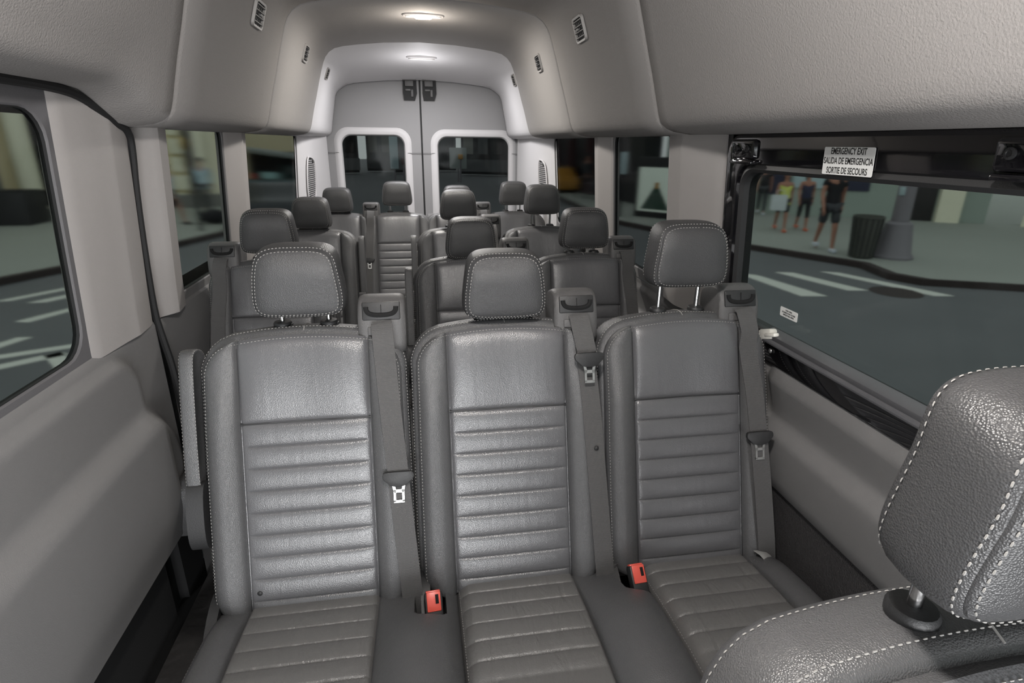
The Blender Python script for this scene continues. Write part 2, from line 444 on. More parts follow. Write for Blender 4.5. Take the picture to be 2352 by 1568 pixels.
def make_cushion(xl, xr, pocket=None):
    """origin at back edge centre; depth runs to -y"""
    T = .47; Z0 = .44
    lines = [.026 + .052 * k for k in range(7)]
    def zf(x, t):
        ax = abs(x)
        z = Z0 + .045 * sin(clamp(t / T) * pi * .62) + 0.0
        e = min(x - xl, xr - x, T - t, t + .012)
        z -= .022 * (1 - clamp(e / .035)) ** 2
        if ax < INS:
            ed = 1 - exp(-(INS - ax) / .014)
            if t < lines[-1]:
                k = (t - .026) / .052
                z += .0065 * ed * max(0, sin(pi * (k % 1.0))) ** .45
            else:
                z += .007 * ed * sin(pi * clamp((t - lines[-1]) / (T - lines[-1]) * .9 + .05)) ** .5
        else:
            w = (-INS - xl) if x < 0 else (xr - INS); q = clamp((ax - INS) / max(w, .02))
            z += (.024 + .026 * clamp((w - .1) / .08)) * sin(pi * clamp(q)) ** .75 * sstep(.02, .26 if w > .12 else .14, t)
        z -= .006 * exp(-((ax - INS) / .003) ** 2)
        if pocket:
            px0, px1, pt0, pt1 = pocket
            rx = (px1 - px0) / 2; mx = (px0 + px1) / 2
            dx = abs(x - mx) - rx + .018; dt = max(t - (pt1 - .018), pt0 - t)
            sd = sqrt(max(dx, 0) ** 2 + max(dt, 0) ** 2) + min(max(dx, dt), 0) - .018
            z -= .085 * (1 - sstep(-.003, .002, sd))
        return z
    xs = set()
    for s in (-1, 1):
        for q in (-.012, -.006, -.0028, 0, .0028, .006, .012): xs.add(round(s * INS + q, 4))
    x = xl
    while x < xr:
        xs.add(round(x, 4)); x += .0125
    for q in (0, .003, .008, .016, .026): xs.add(round(xl + q, 4)); xs.add(round(xr - q, 4))
    if pocket:
        for k in range(21): xs.add(round(pocket[0] - .006 + k * (pocket[1] - pocket[0] + .012) / 20, 4))
    xs = sorted(v for v in xs if xl <= v <= xr)
    ts = set([0, .006, T, T - .003, T - .008, T - .016, T - .026])
    for l in lines:
        for q in (-.012, -.006, -.0025, 0, .0025, .006, .012, .025): ts.add(round(l + q, 4))
    if pocket:
        for k in range(16): ts.add(round(pocket[3] - .06 + k * .0044, 4))
    t = 0
    while t < T: ts.add(round(t, 4)); t += .02
    ts = sorted(v for v in ts if 0 <= v <= T)
    S = lambda x, t: (x, -t, zf(x, t))
    cov = MB(); ins = MB()
    for i in range(len(ts) - 1):
        for j in range(len(xs) - 1):
            q = [S(xs[j], ts[i]), S(xs[j], ts[i + 1]), S(xs[j + 1], ts[i + 1]), S(xs[j + 1], ts[i])]
            xm = (xs[j] + xs[j + 1]) / 2
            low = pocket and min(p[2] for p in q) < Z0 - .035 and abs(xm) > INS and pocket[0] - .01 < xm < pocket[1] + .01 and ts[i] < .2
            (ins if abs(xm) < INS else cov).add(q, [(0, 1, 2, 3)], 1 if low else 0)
    loop = [(x, 0) for x in xs] + [(xr, t) for t in ts[1:]] + [(x, T) for x in xs[::-1][1:]] + [(xl, t) for t in ts[::-1][1:-1]]
    top = [S(*p) for p in loop]
    def out(p, o, z):
        x, t = p; nx = (1 if x >= xr - 1e-6 else 0) - (1 if x <= xl + 1e-6 else 0); nt = (1 if t >= T - 1e-6 else 0)
        return (x + nx * o, -(t + nt * o), z)
    o = .004 if (xr - xl) < .46 else .0
    rings = [top, [out(p, 0, q[2] - .004) for p, q in zip(loop, top)], [out(p, o, q[2] - .014) for p, q in zip(loop, top)], [out(p, o * 1.5, .38) for p in loop], [out(p, 0, .33) for p in loop]]
    cov.loft(rings, True, False, True)
    st = MB()
    idx = [i for i, p in enumerate(loop) if p[1] > .02 and (p[0] <= xl + 1e-6)]
    idx2 = [i for i, p in enumerate(loop) if p[1] >= T - 1e-6]
    for ii in (idx, idx2):
        pts = [Vector((loop[i][0] + (.005 if ii is idx else 0), -loop[i][1] + (.005 if ii is idx2 else 0), 0)) for i in ii]
        pts = [Vector((p.x, p.y, zf(p.x, -p.y))) for p in pts]
        stitches(st, pts, [Vector((0, 0, 1))] * len(pts))
        stitches(st, [Vector(rings[2][i]) for i in ii], [Vector((-1, 0, .3)) if ii is idx else Vector((0, -1, .3))] * len(ii))
    for l in lines[1:-1]:
        xx = [-INS + .006 + i * (2 * INS - .012) / 24 for i in range(25)]
        stitches(st, [S(x, l) for x in xx], [Vector((0, -.2, 1))] * 25, dash=.004, gap=.003, r=.0006, mi=1)
    return cov.mesh('seat_cushion', [LEATHER, DARK], 50), ins.mesh('cushion_insert', [LEATHER_SOFT], 60), st.mesh('stitching', [THREAD, THREAD_DARK], 0)

def make_tower():
    """belt guide at the top corner of a backrest, origin at lower centre of its front"""
    body = MB()
    prof = [(-.010, -.03), (-.016, 0), (-.018, .05), (-.012, .078), (.004, .096), (.03, .102), (.075, .098), (.092, .085), (.1, .05), (.085, 0), (.06, -.04), (.02, -.045)]
    prof = chaikin(prof, 2)
    secs = []
    for x, s in ((-.054, .86), (-.050, .94), (-.042, .99), (-.03, 1), (.03, 1), (.042, .99), (.050, .94), (.054, .86)):
        cy, cz = .04, .035
        secs.append([(x, cy + (y - cy) * s, cz + (z - cz) * s) for y, z in prof])
    body.loft(secs, True, True, True)
    # clip outline on the lower front
    body.rbox((-.012, -.017, .016), (.04, .006, .020), .003); body.rbox((.002, -.0185, .022), (.018, .006, .022), .003)
    face = MB()
    face.rbox((0, -.0155, .062), (.086, .007, .042), .0033, RX(radians(-4)))
    slot = MB()
    pth = [(-.034, .072), (-.0335, .064), (-.028, .0565), (-.015, .053), (0, .0525), (.015, .053), (.028, .0565), (.0335, .064), (.034, .072)]
    slot.tube([(x, -.0185, z) for x, z in chaikin(pth, 2, False)], .0058, 8)
    slot.rbox((0, -.0192, .066), (.0012, .002, .022), 0)
    return body.mesh('belt_guide', [GREYP], 40), face.mesh('guide_bezel', [BLACKP], 40), slot.mesh('belt_slot', [DARK], 40)

def make_belt(latch_h, fold, tx, side):
    """webbing from the guide slot down the bolster; returns belt, latch grip, latch tongue (seat coordinates, mirrored by side)"""
    sgn = side
    def surf(x, h):
        w = wl(clamp(h, .0, HB - .001)); xx = min(x, w - .02)
        return bdepth(xx, clamp(h, .02, HB - .02))
    def seg(pts, w):
        P = []; A = []; Nn = []
        for i, (x, h, d) in enumerate(pts):
            a = pts[max(i - 1, 0)]; b = pts[min(i + 1, len(pts) - 1)]
            p = Vector(b2s(x, h, d)); t = (Vector(b2s(*b)) - Vector(b2s(*a))).normalized()
            nrm = Vector((0, -cos(TILT), sin(TILT)))
            ac = t.cross(nrm).normalized(); nrm = ac.cross(t).normalized()
            if nrm.y > 0: nrm = -nrm
            if ac.x < 0: ac = -ac
            P.append((p.x * sgn, p.y, p.z)); A.append((ac.x, ac.y * sgn, ac.z * sgn)); Nn.append((nrm.x * sgn, nrm.y, nrm.z))
        return P, A, Nn, w
    mb = MB()
    top = [(tx, .656, .010), (tx + .001, .648, .020), (tx + .003, .625, .027), (tx + .005, .60, .032)]
    def lerpline(x0, h0, x1, h1, n):
        r = []
        for i in range(n):
            t = i / (n - 1); x = x0 + (x1 - x0) * t; h = h0 + (h1 - h0) * t
            r.append((x, h, surf(x, h) + .006 + .003 * sin(pi * t)))
        return r
    xb = tx + .042
    if fold:
        up = top[:3] + [(tx + .006, .60, .036), (tx + .012, .565, .038)]
        P, A, Nn, w = seg(up, .047); mb.ribbon(P, A, Nn, w, .0016)
        lo = lerpline(tx + .012, .575, xb, .03, 16) + [(xb + .002, -.03, .03), (xb + .002, -.06, .0)]
        P, A, Nn, w = seg(lo, .045); mb.ribbon(P, A, Nn, w, .0016)
        lx, lh = tx + .014, .555
    else:
        full = top + lerpline(tx + .006, .56, xb, .03, 18) + [(xb + .002, -.03, .03), (xb + .002, -.06, .0)]
        P, A, Nn, w = seg(full, .047); mb.ribbon(P, A, Nn, w, .0016)
        t = (.56 - latch_h) / .53; lx, lh = tx + .006 + t * (xb - tx - .006), latch_h
    belt = mb.mesh('seat_belt', [WEB], 60)
    ld = surf(lx, lh) + (.012 if not fold else .030)
    g = MB(); tt = MB()
    outl = chaikin([(-.034, .010), (-.036, -.002), (-.026, -.012), (-.014, -.022), (.014, -.022), (.026, -.012), (.036, -.002), (.034, .010), (.024, .012), (-.024, .012)], 2)
    def pl(mbx, loop, d0, d1):
        R = []
        for d, s in ((d0, .97), (d0 + .001, 1), (d1 - .001, 1), (d1, .93)):
            R.append([(lambda q: (q[0] * sgn, q[1], q[2]))(b2s(lx + x * s, lh + h * s, ld + d)) for x, h in loop])
        mbx.loft(R, True, True, True)
    pl(g, outl, -.004, .007)
    def bar(x0, h0, x1, h1, wv):
        a = Vector((x0, h0)); b = Vector((x1, h1)); t = (b - a).normalized(); nn = Vector((-t.y, t.x)) * wv / 2
        lp = [a - nn, b - nn, b + nn, a + nn]
        R = [[(lambda q: (q[0] * sgn, q[1], q[2]))(b2s(lx + p.x, lh + p.y, ld + d)) for p in lp] for d in (-.0005, .0025)]
        tt.loft(R, True, True, True)
    for a in ((-.012, -.018, -.0085, -.034, .006), (.012, -.018, .0085, -.034, .006), (-.0095, -.03, -.0095, -.058, .005), (.0095, -.03, .0095, -.058, .005), (-.012, -.057, .012, -.057, .006), (-.011, -.033, .011, -.033, .007)):
        bar(*a)
    return belt, g.mesh('latch_plate', [BLACKP], 40), tt.mesh('latch_tongue', [STEEL], 40)

def make_arm(side):
    """armrest folded up beside the backrest"""
    mb = MB(); sg = side
    loop = chaikin([(-.005, .30), (-.012, .27), (-.012, .56), (-.008, .60), (.02, .615), (.06, .61), (.085, .58), (.085, .36), (.075, .31), (.03, .28)], 2)
    loop = chaikin([(.012, .29), (.012, .58), (-.002, .612), (-.05, .612), (-.075, .585), (-.075, .33), (-.05, .285), (-.01, .28)], 2)
    R = []
    for x, s in ((-.012, .86), (-.0145, .93), (-.0135, .97), (-.009, 1), (.009, 1), (.0135, .97), (.0145, .93), (.012, .86)):
        R.append([b2s((.246 + x) * sg, .45 + (h - .45) * (1 - (1 - s) * .4), -.03 + (d + .03) * s) for d, h in loop])
    mb.loft(R, True, True, True)
    st = MB()
    for k in (2, 5):
        pts = [Vector(p) for p in R[k]] + [Vector(R[k][0])]
        c = Vector(b2s(.246 * sg, .45, -.03))
        stitches(st, pts, [(p - c) + Vector(((k - 3.5) * .1 * sg, 0, 0)) for p in pts])
    hb = MB()
    lp = chaikin([(.02, .30), (.0, .32), (-.04, .31), (-.06, .27), (-.055, .2), (-.03, .165), (.0, .16), (.02, .2)], 2)
    R = [[b2s((.244 + x) * sg, h, d) for d, h in lp] for x in (-.02, -.016, .012, .016)]
    hb.loft(R, True, True, True)
    return mb.mesh('armrest', [LEATHER], 45), st.mesh('stitching', [THREAD], 0), hb.mesh('armrest_hinge', [BLACKP], 40)

def make_base(xl, xr):
    mb = MB(); c = (xl + xr) / 2; w = xr - xl
    mb.rbox((c, -.2, .315), (w - .05, .40, .035), .01)
    for sx in (-1, 1):
        x = c + sx * (w / 2 - .09)
        mb.rbox((x, -.06, .155), (.045, .05, .30), .008); mb.rbox((x, -.34, .155), (.045, .05, .30), .008)
        mb.rbox((x, -.2, .02), (.06, .40, .03), .008)
    return mb.mesh('seat_base', [BLACKP], 40)

def make_side_cover(side):
    mb = MB()
    lp = chaikin([(.06, .48), (-.02, .47), (-.10, .40), (-.30, .33), (-.36, .26), (-.30, .2), (-.05, .18), (.06, .22), (.1, .35)], 2)
    R = [[(side * x, y, z) for y, z in lp] for x in (.205, .210, .222, .227)]
    mb.loft(R, True, True, True)
    return mb.mesh('hinge_cover', [BLACKP], 40)

def make_buckle():
    b = MB(); b.rbox((0, 0, -.02), (.034, .024, .075), .006)
    b.rbox((0, 0, -.085), (.02, .006, .07), .002)
    r = MB(); r.rbox((0, -.0125, .0), (.026, .004, .034), .0018); r.rbox((0, 0, .0165), (.027, .016, .006), .002)
    s = MB(); s.rbox((.006, -.0152, .004), (.006, .0015, .016), .0005)
    return b.mesh('buckle', [BLACKP], 40), r.mesh('release_button', [REDP], 40), s.mesh('buckle_slot', [DARK], 40)

_cache = {}
def cached(key, fn, *a):
    if key not in _cache: _cache[key] = fn(*a)
    return _cache[key]

def make_seat(name, label, group, x, y, z, head, tower=1, arm=0, cush=(-.222, .232, None), latch=.30, fold=False, posts=(.0,), buckle=None, tag_strip=None, yaw=0.0, tx=.176, belt=True, hscale=1.0, hlean=0.0):
    root = thing(name, label, 'seat', (x, y, z), yaw, group); root.scale = (SEAT, SEAT, SEAT)
    cov, ins, st, ch, pp = cached('back', make_backrest)
    b = link('backrest', cov, root); link('backrest_insert', ins, root); link('stitching', st, b)
    i2 = root.children[-1] if False else None
    insobj = [c for c in root.children if c.name.startswith('backrest_insert')][0]
    link('channel_stitching', ch, insobj); link('piping', pp, insobj)
    hr, hst = cached('head', make_headrest)
    topc = Vector(b2s(0, HB + .048, -.046))
    hy = topc.y + .004; hz = head
    h = link('headrest', hr, root, (0, hy - .023, hz)); link('stitching', hst, h); h.scale = (1, 1, hscale); h.rotation_euler = (hlean, 0, 0)
    plen = max(.004, hz - topc.z + .01)
    pm = cached('post%.3f' % plen, make_post, plen + .03)
    cm = cached('collar', make_collar)
    for sx in (-1, 1):
        link('headrest_post', pm, root, (sx * .052, hy, topc.z - .01))['label'] = 'chrome headrest post'
        link('post_collar', cm, root, (sx * .052, hy, topc.z + .002))
    c, ci, cs = cached('cush%s' % (cush,), make_cushion, *cush)
    co = link('seat_cushion', c, root, (0, .045, 0)); cio = link('cushion_insert', ci, root, (0, .045, 0)); link('stitching', cs, co)
    link('seat_base', cached('base%.2f%.2f' % cush[:2], make_base, cush[0], cush[1]), root)
    if tower:
        tb, tf, ts = cached('tower', make_tower)
        p = Vector(b2s(tower * tx, HB + .012, -.020))
        t = link('belt_guide', tb, root, p); t.rotation_euler = (radians(-13), 0, 0)
        link('guide_bezel', tf, t); link('belt_slot', ts, t)
        if belt:
            bm_, lg, lt = cached('belt%.2f%d%d%.3f' % (latch, fold, tower, tx), make_belt, latch, fold, tx, tower)
            bo = link('seat_belt', bm_, root); lo = link('latch_plate', lg, bo)
            l2 = link('latch_tongue', lt, bo); l2['label'] = 'bright metal latch tongue'
    if arm:
        am, ast, ah = cached('arm%d' % arm, make_arm, arm)
        ao = link('armrest', am, root); link('stitching', ast, ao); link('armrest_hinge', ah, root)
    sc_ = -1 if arm <= 0 else 1
    link('hinge_cover', cached('hc%d' % sc_, make_side_cover, sc_), root)
    if buckle:
        bb, rb, sb = cached('buckle', make_buckle)
        bo = link('buckle', bb, root, buckle); bo.scale = (1.2, 1.2, 1.2); bo.rotation_euler = (radians(-42), 0, radians(4))
        r_ = link('release_button', rb, bo); r_['label'] = 'red release button'
        link('buckle_slot', sb, bo)
    if tag_strip:
        mb = MB(); P = [Vector(p) for p in tag_strip]
        mb.ribbon(P, [(.93, .2, -.25)] * len(P), [(0, -.6, .8)] * len(P), .036, .0012)
        mb.build('care_tag', TAGM, root, 60)['label'] = 'pale grey care tag'
    return root

def pull_loop(root):
    mb = MB()
    P = [(.205, .0, .455), (.222, -.012, .462), (.245, -.016, .464), (.262, -.004, .462), (.245, .008, .462), (.215, .004, .458)]
    P = chaikin(P, 2, False)
    mb.ribbon([Vector(p) for p in P], [(0, 0, 1)] * len(P), [(0, -1, 0)] * len(P), .022, .0015)
    mb.build('pull_strap', WEB, root, 60)

R3 = 'seats of the front full row'
s1 = make_seat('passenger_seat', 'front row seat at the aisle with raised armrest and red buckle beside it', R3, -0.303, 1.002, 0.080, 1.078, arm=-1,
               cush=(-.222, .322, (.226, .292, -.02, .165)), latch=.305, buckle=(.266, -.062, .472))
mb = MB(); mb.ball(bsurf(-.12, .055), .006, 12, 0, (1, .5, 1)); mb.build('snap_button', BLACKP, s1, 60)
s2 = make_seat('passenger_seat', 'middle seat of the front row, headrest pushed fully down, folded belt', R3, 0.136, 1.002, 0.080, 1.056, cush=(-.142, .315, (.240, .304, -.02, .16)),
               latch=.5, fold=True, buckle=(.284, -.060, .482))
pull_loop(s2)
mb = MB(); mb.ball(b2s(.204, .335, bdepth(.190, .335) + .011), .006, 12, 0, (1, .6, 1)); mb.build('belt_stop_button', BLACKP, [c for c in s2.children if c.name.startswith('seat_belt')][0], 60)
s3 = make_seat('passenger_seat', 'front row seat beside the emergency exit window with headrest raised on chrome posts', R3, 0.569, 1.002, 0.080, 1.118,
               cush=(-.142, .225, None), latch=.335, tag_strip=[(.168, -.02, .475), (.178, -.035, .472), (.188, -.05, .462)], tx=.150)
near = make_seat('passenger_seat', 'nearest seat, cut off by the lower right corner of the photo', None, 0.378, 0.061, 0.112, 1.096, tower=1, cush=(-.222, .232, None), hscale=1.05, hlean=radians(5))

R4 = 'seats of the second row'
make_seat('passenger_seat', 'single second row seat by the street windows, belt guide at its left', R4, -0.565, 1.847, 0.066, 1.073, tower=-1, latch=.15, tx=.165)
make_seat('passenger_seat', 'second row aisle seat right behind the folded belt, armrest raised', R4, 0.139, 1.847, 0.066, 1.037, arm=-1)
make_seat('passenger_seat', 'second row window seat behind the raised headrest, belt guide by the glass', R4, 0.569, 1.847, 0.066, 1.069, tx=.165)
R5 = 'seats of the third row'
make_seat('passenger_seat', 'single third row seat with its raised armrest on the aisle side', R5, -0.569, 2.693, 0.052, 1.050, tower=0, arm=1)
make_seat('passenger_seat', 'third row aisle seat whose headrest hides the one behind', R5, 0.153, 2.693, 0.052, 1.086, arm=-1)
make_seat('passenger_seat', 'third row window seat with long bare chrome posts before the pillar grille', R5, 0.588, 2.693, 0.052, 1.112, tower=0)
R6 = 'seats of the rear row'
make_seat('passenger_seat', 'rear row seat in the corner before the left pillar grille', R6, -0.549, 3.497, 0.037, 1.051, tower=0)
make_seat('passenger_seat', 'rear row seat facing down the aisle, latch hanging at its left', R6, -0.180, 3.497, 0.037, 1.091, tower=-1, latch=.33)
make_seat('passenger_seat', 'rear row seat mostly hidden behind the third row aisle seat', R6, 0.201, 3.497, 0.037, 1.065, tower=1)
make_seat('passenger_seat', 'rear row corner seat before the right back door window', R6, 0.570, 3.497, 0.037, 1.091, tower=0)

# ------------------------------------------------------------------ van body
def xw(z): return .81 - .07 * max(0, z - .98)

def wall_cell(mb, side, y0, y1, z0, z1, hole, r=.05, reveal=.013):
    """wall piece with a rounded window opening"""
    hy0, hy1, hz0, hz1 = hole
    inn = rrect(hy0, hy1, hz0, hz1, r); outr = orect(y0, y1, z0, z1)
    P = lambda y, z, o=0: (side * (xw(z) + o), y, z)
    mb.loft([[P(y, z) for y, z in outr], [P(y, z) for y, z in inn], [P(y, z, .004) for y, z in rrect(hy0 + .004, hy1 - .004, hz0 + .004, hz1 - .004, r)],
             [P(y, z, reveal) for y, z in rrect(hy0 + .006, hy1 - .006, hz0 + .006, hz1 - .006, r)]], True)

def pane_obj(n, side, hole, m, r=.05, depth=.009):
    y0, y1, z0, z1 = hole
    w = bpy.data.objects.new('window_%d' % n, None); COL.objects.link(w); struct(w)
    seal = MB(); P = lambda y, z, o: (side * (xw(z) + o), y, z)
    a = rrect(y0 + .001, y1 - .001, z0 + .001, z1 - .001, r); b = rrect(y0 + .006, y1 - .006, z0 + .006, z1 - .006, r)
    seal.loft([[P(y, z, depth - .004) for y, z in a], [P(y, z, depth - .006) for y, z in b], [P(y, z, depth + .008) for y, z in b], [P(y, z, depth + .008) for y, z in a], [P(y, z, depth - .004) for y, z in a]], True)
    seal.build('seal', RUBBER, w)
    g = MB(); c = rrect(y0 + .004, y1 - .004, z0 + .004, z1 - .004, r)
    g.loft([[P(y, z, depth) for y, z in c], [P(y, z, depth + .004) for y, z in c]], True, True, True)
    g.build('pane', m, w, 30)
    return w

# floor, slightly falling to the rear
mb = MB()
def fz(y): return FLOOR - .045 * sstep(1.1, 3.6, y)
ys = [-1.0 + .2 * i for i in range(30)]
mb.loft([[(x, y, fz(y)) for x in (-.80, -.5, 0, .5, .80)] for y in ys], False)
mb.loft([[(x, y, fz(y) - .05) for x in (-.80, -.5, 0, .5, .80)] for y in ys], False)
struct(mb.build('floor', FLOORM))

LW = [(.15, 1.325, .985, 1.51), (1.85, 2.41, .985, 1.50), (2.665, 3.82, .985, 1.50)]
RW = [(1.82, 2.38, .985, 1.50), (2.605, 3.46, .985, 1.50)]
mb = MB()
wall_cell(mb, -1, 1.655, 2.53, .95, 1.64, LW[1]); wall_cell(mb, -1, 2.53, 3.92, .95, 1.64, LW[2])
# lower side wall behind the door opening
prof = [(.815, .0), (.815, .35), (.802, .45), (.796, .72), (.798, .80), (.790, .90), (.80, .955), (.81, .96)]
mb.loft([[(-x, y, z) for x, z in prof] for y in (1.665, 1.70, 2.4, 3.2, 4.0, 4.70)], False)
mb.loft([[(-.88, y, z) for z in (-.05, 1.0)] for y in (1.665, 4.70)], False)
struct(mb.build('wall_left', PANEL))
mb = MB()
wall_cell(mb, 1, 1.47, 2.49, .95, 1.64, RW[0]); wall_cell(mb, 1, 2.49, 3.56, .95, 1.64, RW[1])
mb.loft([[(.88, y, z) for z in (-.05, .95)] for y in (-1.0, 4.70)], False)
struct(mb.build('wall_right', PANEL))

# right lower trim with two moulded ridges
mb = MB()
def rprof(y):
    k = sstep(1.14, 1.19, y) * (1 - sstep(4.6, 4.7, y))
    p = [(.825, .948), (.812, .946), (.803, .925), (.796, .905), (.800, .890), (.818, .825), (.817, .806), (.796, .792), (.788, .780), (.788, .76), (.798, .648), (.808, .640), (.82, .640)]
    return [(x + (.018 * k if .6 < z < .93 else 0), z) for x, z in p]
mb.loft([[(x, y, z) for x, z in chaikin(rprof(y), 1, False)] for y in (-1, -.2, .4, .8, 1.1, 1.14, 1.15, 1.165, 1.18, 1.19, 1.25, 1.6, 2.4, 3.2, 4.0, 4.7)], False)
struct(mb.build('trim_1', PANEL, None, 50))
mb = MB(); mb.loft([[(x, y, z) for x, z in ((.812, .66), (.815, .60), (.815, .1), (.78, .08))] for y in (-1, 0, 1, 2, 3, 4.7)], False)
struct(mb.build('baseboard_right', CARPET))

# ---- pillars
def pillar(n, side, y0, y1, z0, z1, m, ridge=.45, proud=.034, slant=0.0):
    mb = MB(); rows = []
    for i in range(9):
        z = z0 + (z1 - z0) * i / 8; sl = slant * (i / 8)
        w = y1 - y0; r = []
        for t, o in ((0, -.03), (0, 0), (.05, .006), (.12, .010), (ridge * .7, proud * .72), (ridge - .02, proud - .001), (ridge, proud), (ridge + .03, proud), (.88, proud * .72), (.97, .010), (1, 0), (1, -.03)):
            r.append((side * (xw(z) - o), y0 + t * w + sl * (1 - t), z))
        rows.append(r)
    mb.loft(rows, False)
    # closing lips top and bottom
    for rr, dz in ((rows[0], -.0), (rows[-1], .0)):
        mb.add(rr, [tuple(range(len(rr)))])
    return struct(mb.build('trim_%d' % n, m, None, 14))

pillar(2, -1, 1.340, 1.640, .962, 1.63, PLASTIC, .62, .022)
pillar(3, -1, 1.672, 1.842, .962, 1.62, PLASTIC, .42, .040)
pillar(4, -1, 2.418, 2.657, .962, 1.62, PLASTIC, .5, .034)
pillar(5, 1, 1.465, 1.812, .952, 1.62, PLASTIC, .56, .036)
pillar(6, 1, 2.388, 2.597, .952, 1.62, PLASTIC, .5, .034)

# rear corner pillars, turned towards the cabin
def dpillar(n, side, ya, yb, xb):
    mb = MB(); rows = []
    for i in range(11):
        z = .0 + 1.60 * i / 10; x0 = xw(z) if z > .95 else .81
        k = 1 - .6 * sstep(1.30, 1.46, z) + 0
        r = [(side * (x0 + .01), ya - .03, z), (side * (x0 - .004), ya, z), (side * (x0 - .02), ya + .03, z), (side * (x0 - .045), ya + (yb - ya) * .45, z), (side * (xb + .012), yb - .06, z), (side * xb, yb - .02, z), (side * (xb + .004), yb, z), (side * (xb + .03), yb + .04, z), (side * .82, yb + .06, z)]
        rows.append(r)
    mb.loft(rows, False)
    return struct(mb.build('trim_%d' % n, PLASTIC_R, None, 30))
dpillar(7, -1, 3.835, 4.60, .705)
dpillar(8, 1, 3.475, 4.60, .745)

def grille(label, p0, along, up, w, h, nrm, cut):
    """louvred grille panel: p0 lower front corner"""
    root = thing('pillar_grille', label, 'grille', p0, 0, 'louvred grilles on the rear pillars')
    A = Vector(along).normalized(); U = Vector(up).normalized(); Nn = Vector(nrm).normalized()
    def q(a, u, n): return A * a + U * u + Nn * n
    fr = MB()
    lo = [(w * .0, 0), (w, 0), (w, h * .86), (w * .55, h), (0, h)] if cut > 0 else [(0, 0), (w, 0), (w, h), (w * .45, h), (0, h * .86)]
    lo = chaikin(lo, 2); cx = sum(p[0] for p in lo) / len(lo); cy = sum(p[1] for p in lo) / len(lo)
    S = lambda s, n: [q(cx + (a - cx) * s, cy + (u - cy) * (1 - (1 - s) * .5), n) for a, u in lo]
    fr.loft([S(1.12, 0), S(1.10, .005), S(1.0, .006), S(.97, 0), S(.97, -.004)], True, False, True)
    fr.build('frame', PLASTIC_R, root)
    sl = MB(); n = 22
    for i in range(n):
        u = h * .035 + i * h * .93 / n; f = 1.0 if u < h * .84 else .6
        a0, a1 = (.05, .05 + .9 * f) if cut > 0 else (.95 - .9 * f, .95)
        sl.add([q(w * a0, u, 0), q(w * a1, u, 0), q(w * a1, u + h * .022, .005), q(w * a0, u + h * .022, .005)], [(0, 1, 2, 3)])
        sl.add([q(w * a0, u + h * .022, .005), q(w * a1, u + h * .022, .005), q(w * a1, u + h * .024, 0), q(w * a0, u + h * .024, 0)], [(0, 1, 2, 3)])
    sl.build('slats', PLASTIC_R, root)
    bk = MB(); bk.loft([S(.96, -.001), S(.96, -.0015)], True, True, True); bk.build('backing', DARK, root)

# ---- ceiling and overhead ducts
DP = [(.785, 1.478), (.74, 1.479), (.69, 1.486), (.668, 1.494), (.654, 1.504), (.645, 1.518), (.637, 1.54), (.626, 1.58), (.609, 1.64), (.59, 1.70), (.571, 1.765), (.551, 1.83), (.536, 1.875), (.522, 1.905), (.500, 1.932), (.468, 1.952), (.42, 1.964), (.34, 1.975), (.2, 1.989), (0, 1.997)]
def duct_prof(y, side):
    """rear end cap flares outward and the roof drops to the door header"""
    k = sstep(3.45, 4.62, y); kk = clamp((y - 3.5) / 1.12)
    out = []
    for x, z in DP:
        if k > 0:
            f = clamp((z - 1.50) / .4)
            x2 = x + (.022 + .040 * f) * kk * (1 if z < 1.94 else clamp(x / .42))
            z2 = z - (.108 * sstep(1.75, 1.95, z)) * kk
        else: x2, z2 = x, z
        if side < 0 and y < 1.62:
            lift = .076 * (1 - sstep(1.40, 1.60, y)); g = 1 - sstep(1.50, 1.70, z)
            z2 = z2 + lift * g
            if z < 1.487: x2 = x2
        out.append((x2, z2))
    return out

def headliner(name, y0, y1, m, edge0=True, edge1=True, steps=6):
    mb = MB(); ys = [y0 + (y1 - y0) * i / steps for i in range(steps + 1)]
    E = [(0, .030), (.002, .015), (.006, .006), (.014, .0)]
    seq = []
    if edge0: seq += [(y0 + a, o) for a, o in E]
    else: seq += [(y0, 0)]
    seq += [(y, 0) for y in ys[1:-1]]
    if edge1: seq += [(y1 - a, o) for a, o in E[::-1]]
    else: seq += [(y1, 0)]
    rows = []
    for y, o in seq:
        def off(pr):
            r = []
            for i, (x, z) in enumerate(pr):
                a = pr[max(i - 1, 0)]; b = pr[min(i + 1, len(pr) - 1)]
                t = Vector((b[0] - a[0], b[1] - a[1])).normalized(); n = Vector((t.y, -t.x))
                r.append((x + n.x * o, z + n.y * o))
            return r
        L = off(duct_prof(y, -1)); R = off(duct_prof(y, 1))
        rows.append([(-x, y, z) for x, z in L] + [(x, y, z) for x, z in R[::-1][1:]])
    mb.loft(rows, False)
    return struct(mb.build(name, m, None, 40))
headliner('ceiling', -1.0, 1.628, CLOTH, False, True, 40)
headliner('trim_9', 1.630, 2.592, CLOTH, True, True, 6)
headliner('trim_10', 2.594, 3.60, CLOTH_R, True, False, 6)
headliner('trim_11', 3.60, 4.64, PLASTIC_R, False, True, 10)
# roof skin above everything
mb = MB(); mb.loft([[(x, y, z) for x, z in ((-.90, 1.5), (-.80, 1.9), (-.6, 2.08), (0, 2.12), (.6, 2.08), (.80, 1.9), (.90, 1.5))] for y in (-1.0, 4.8)], False)
struct(mb.build('trim_12', DARK))
# rear closing of the roof above the doors
mb = MB()
pr = duct_prof(4.64, 1)
mb.loft([[(-x, 4.635, z) for x, z in pr] + [(x, 4.635, z) for x, z in pr[::-1][1:]], [(-x * 1.25, 4.66, z + .12) for x, z in pr] + [(x * 1.25, 4.66, z + .12) for x, z in pr[::-1][1:]]], False)
struct(mb.build('trim_13', DARK))

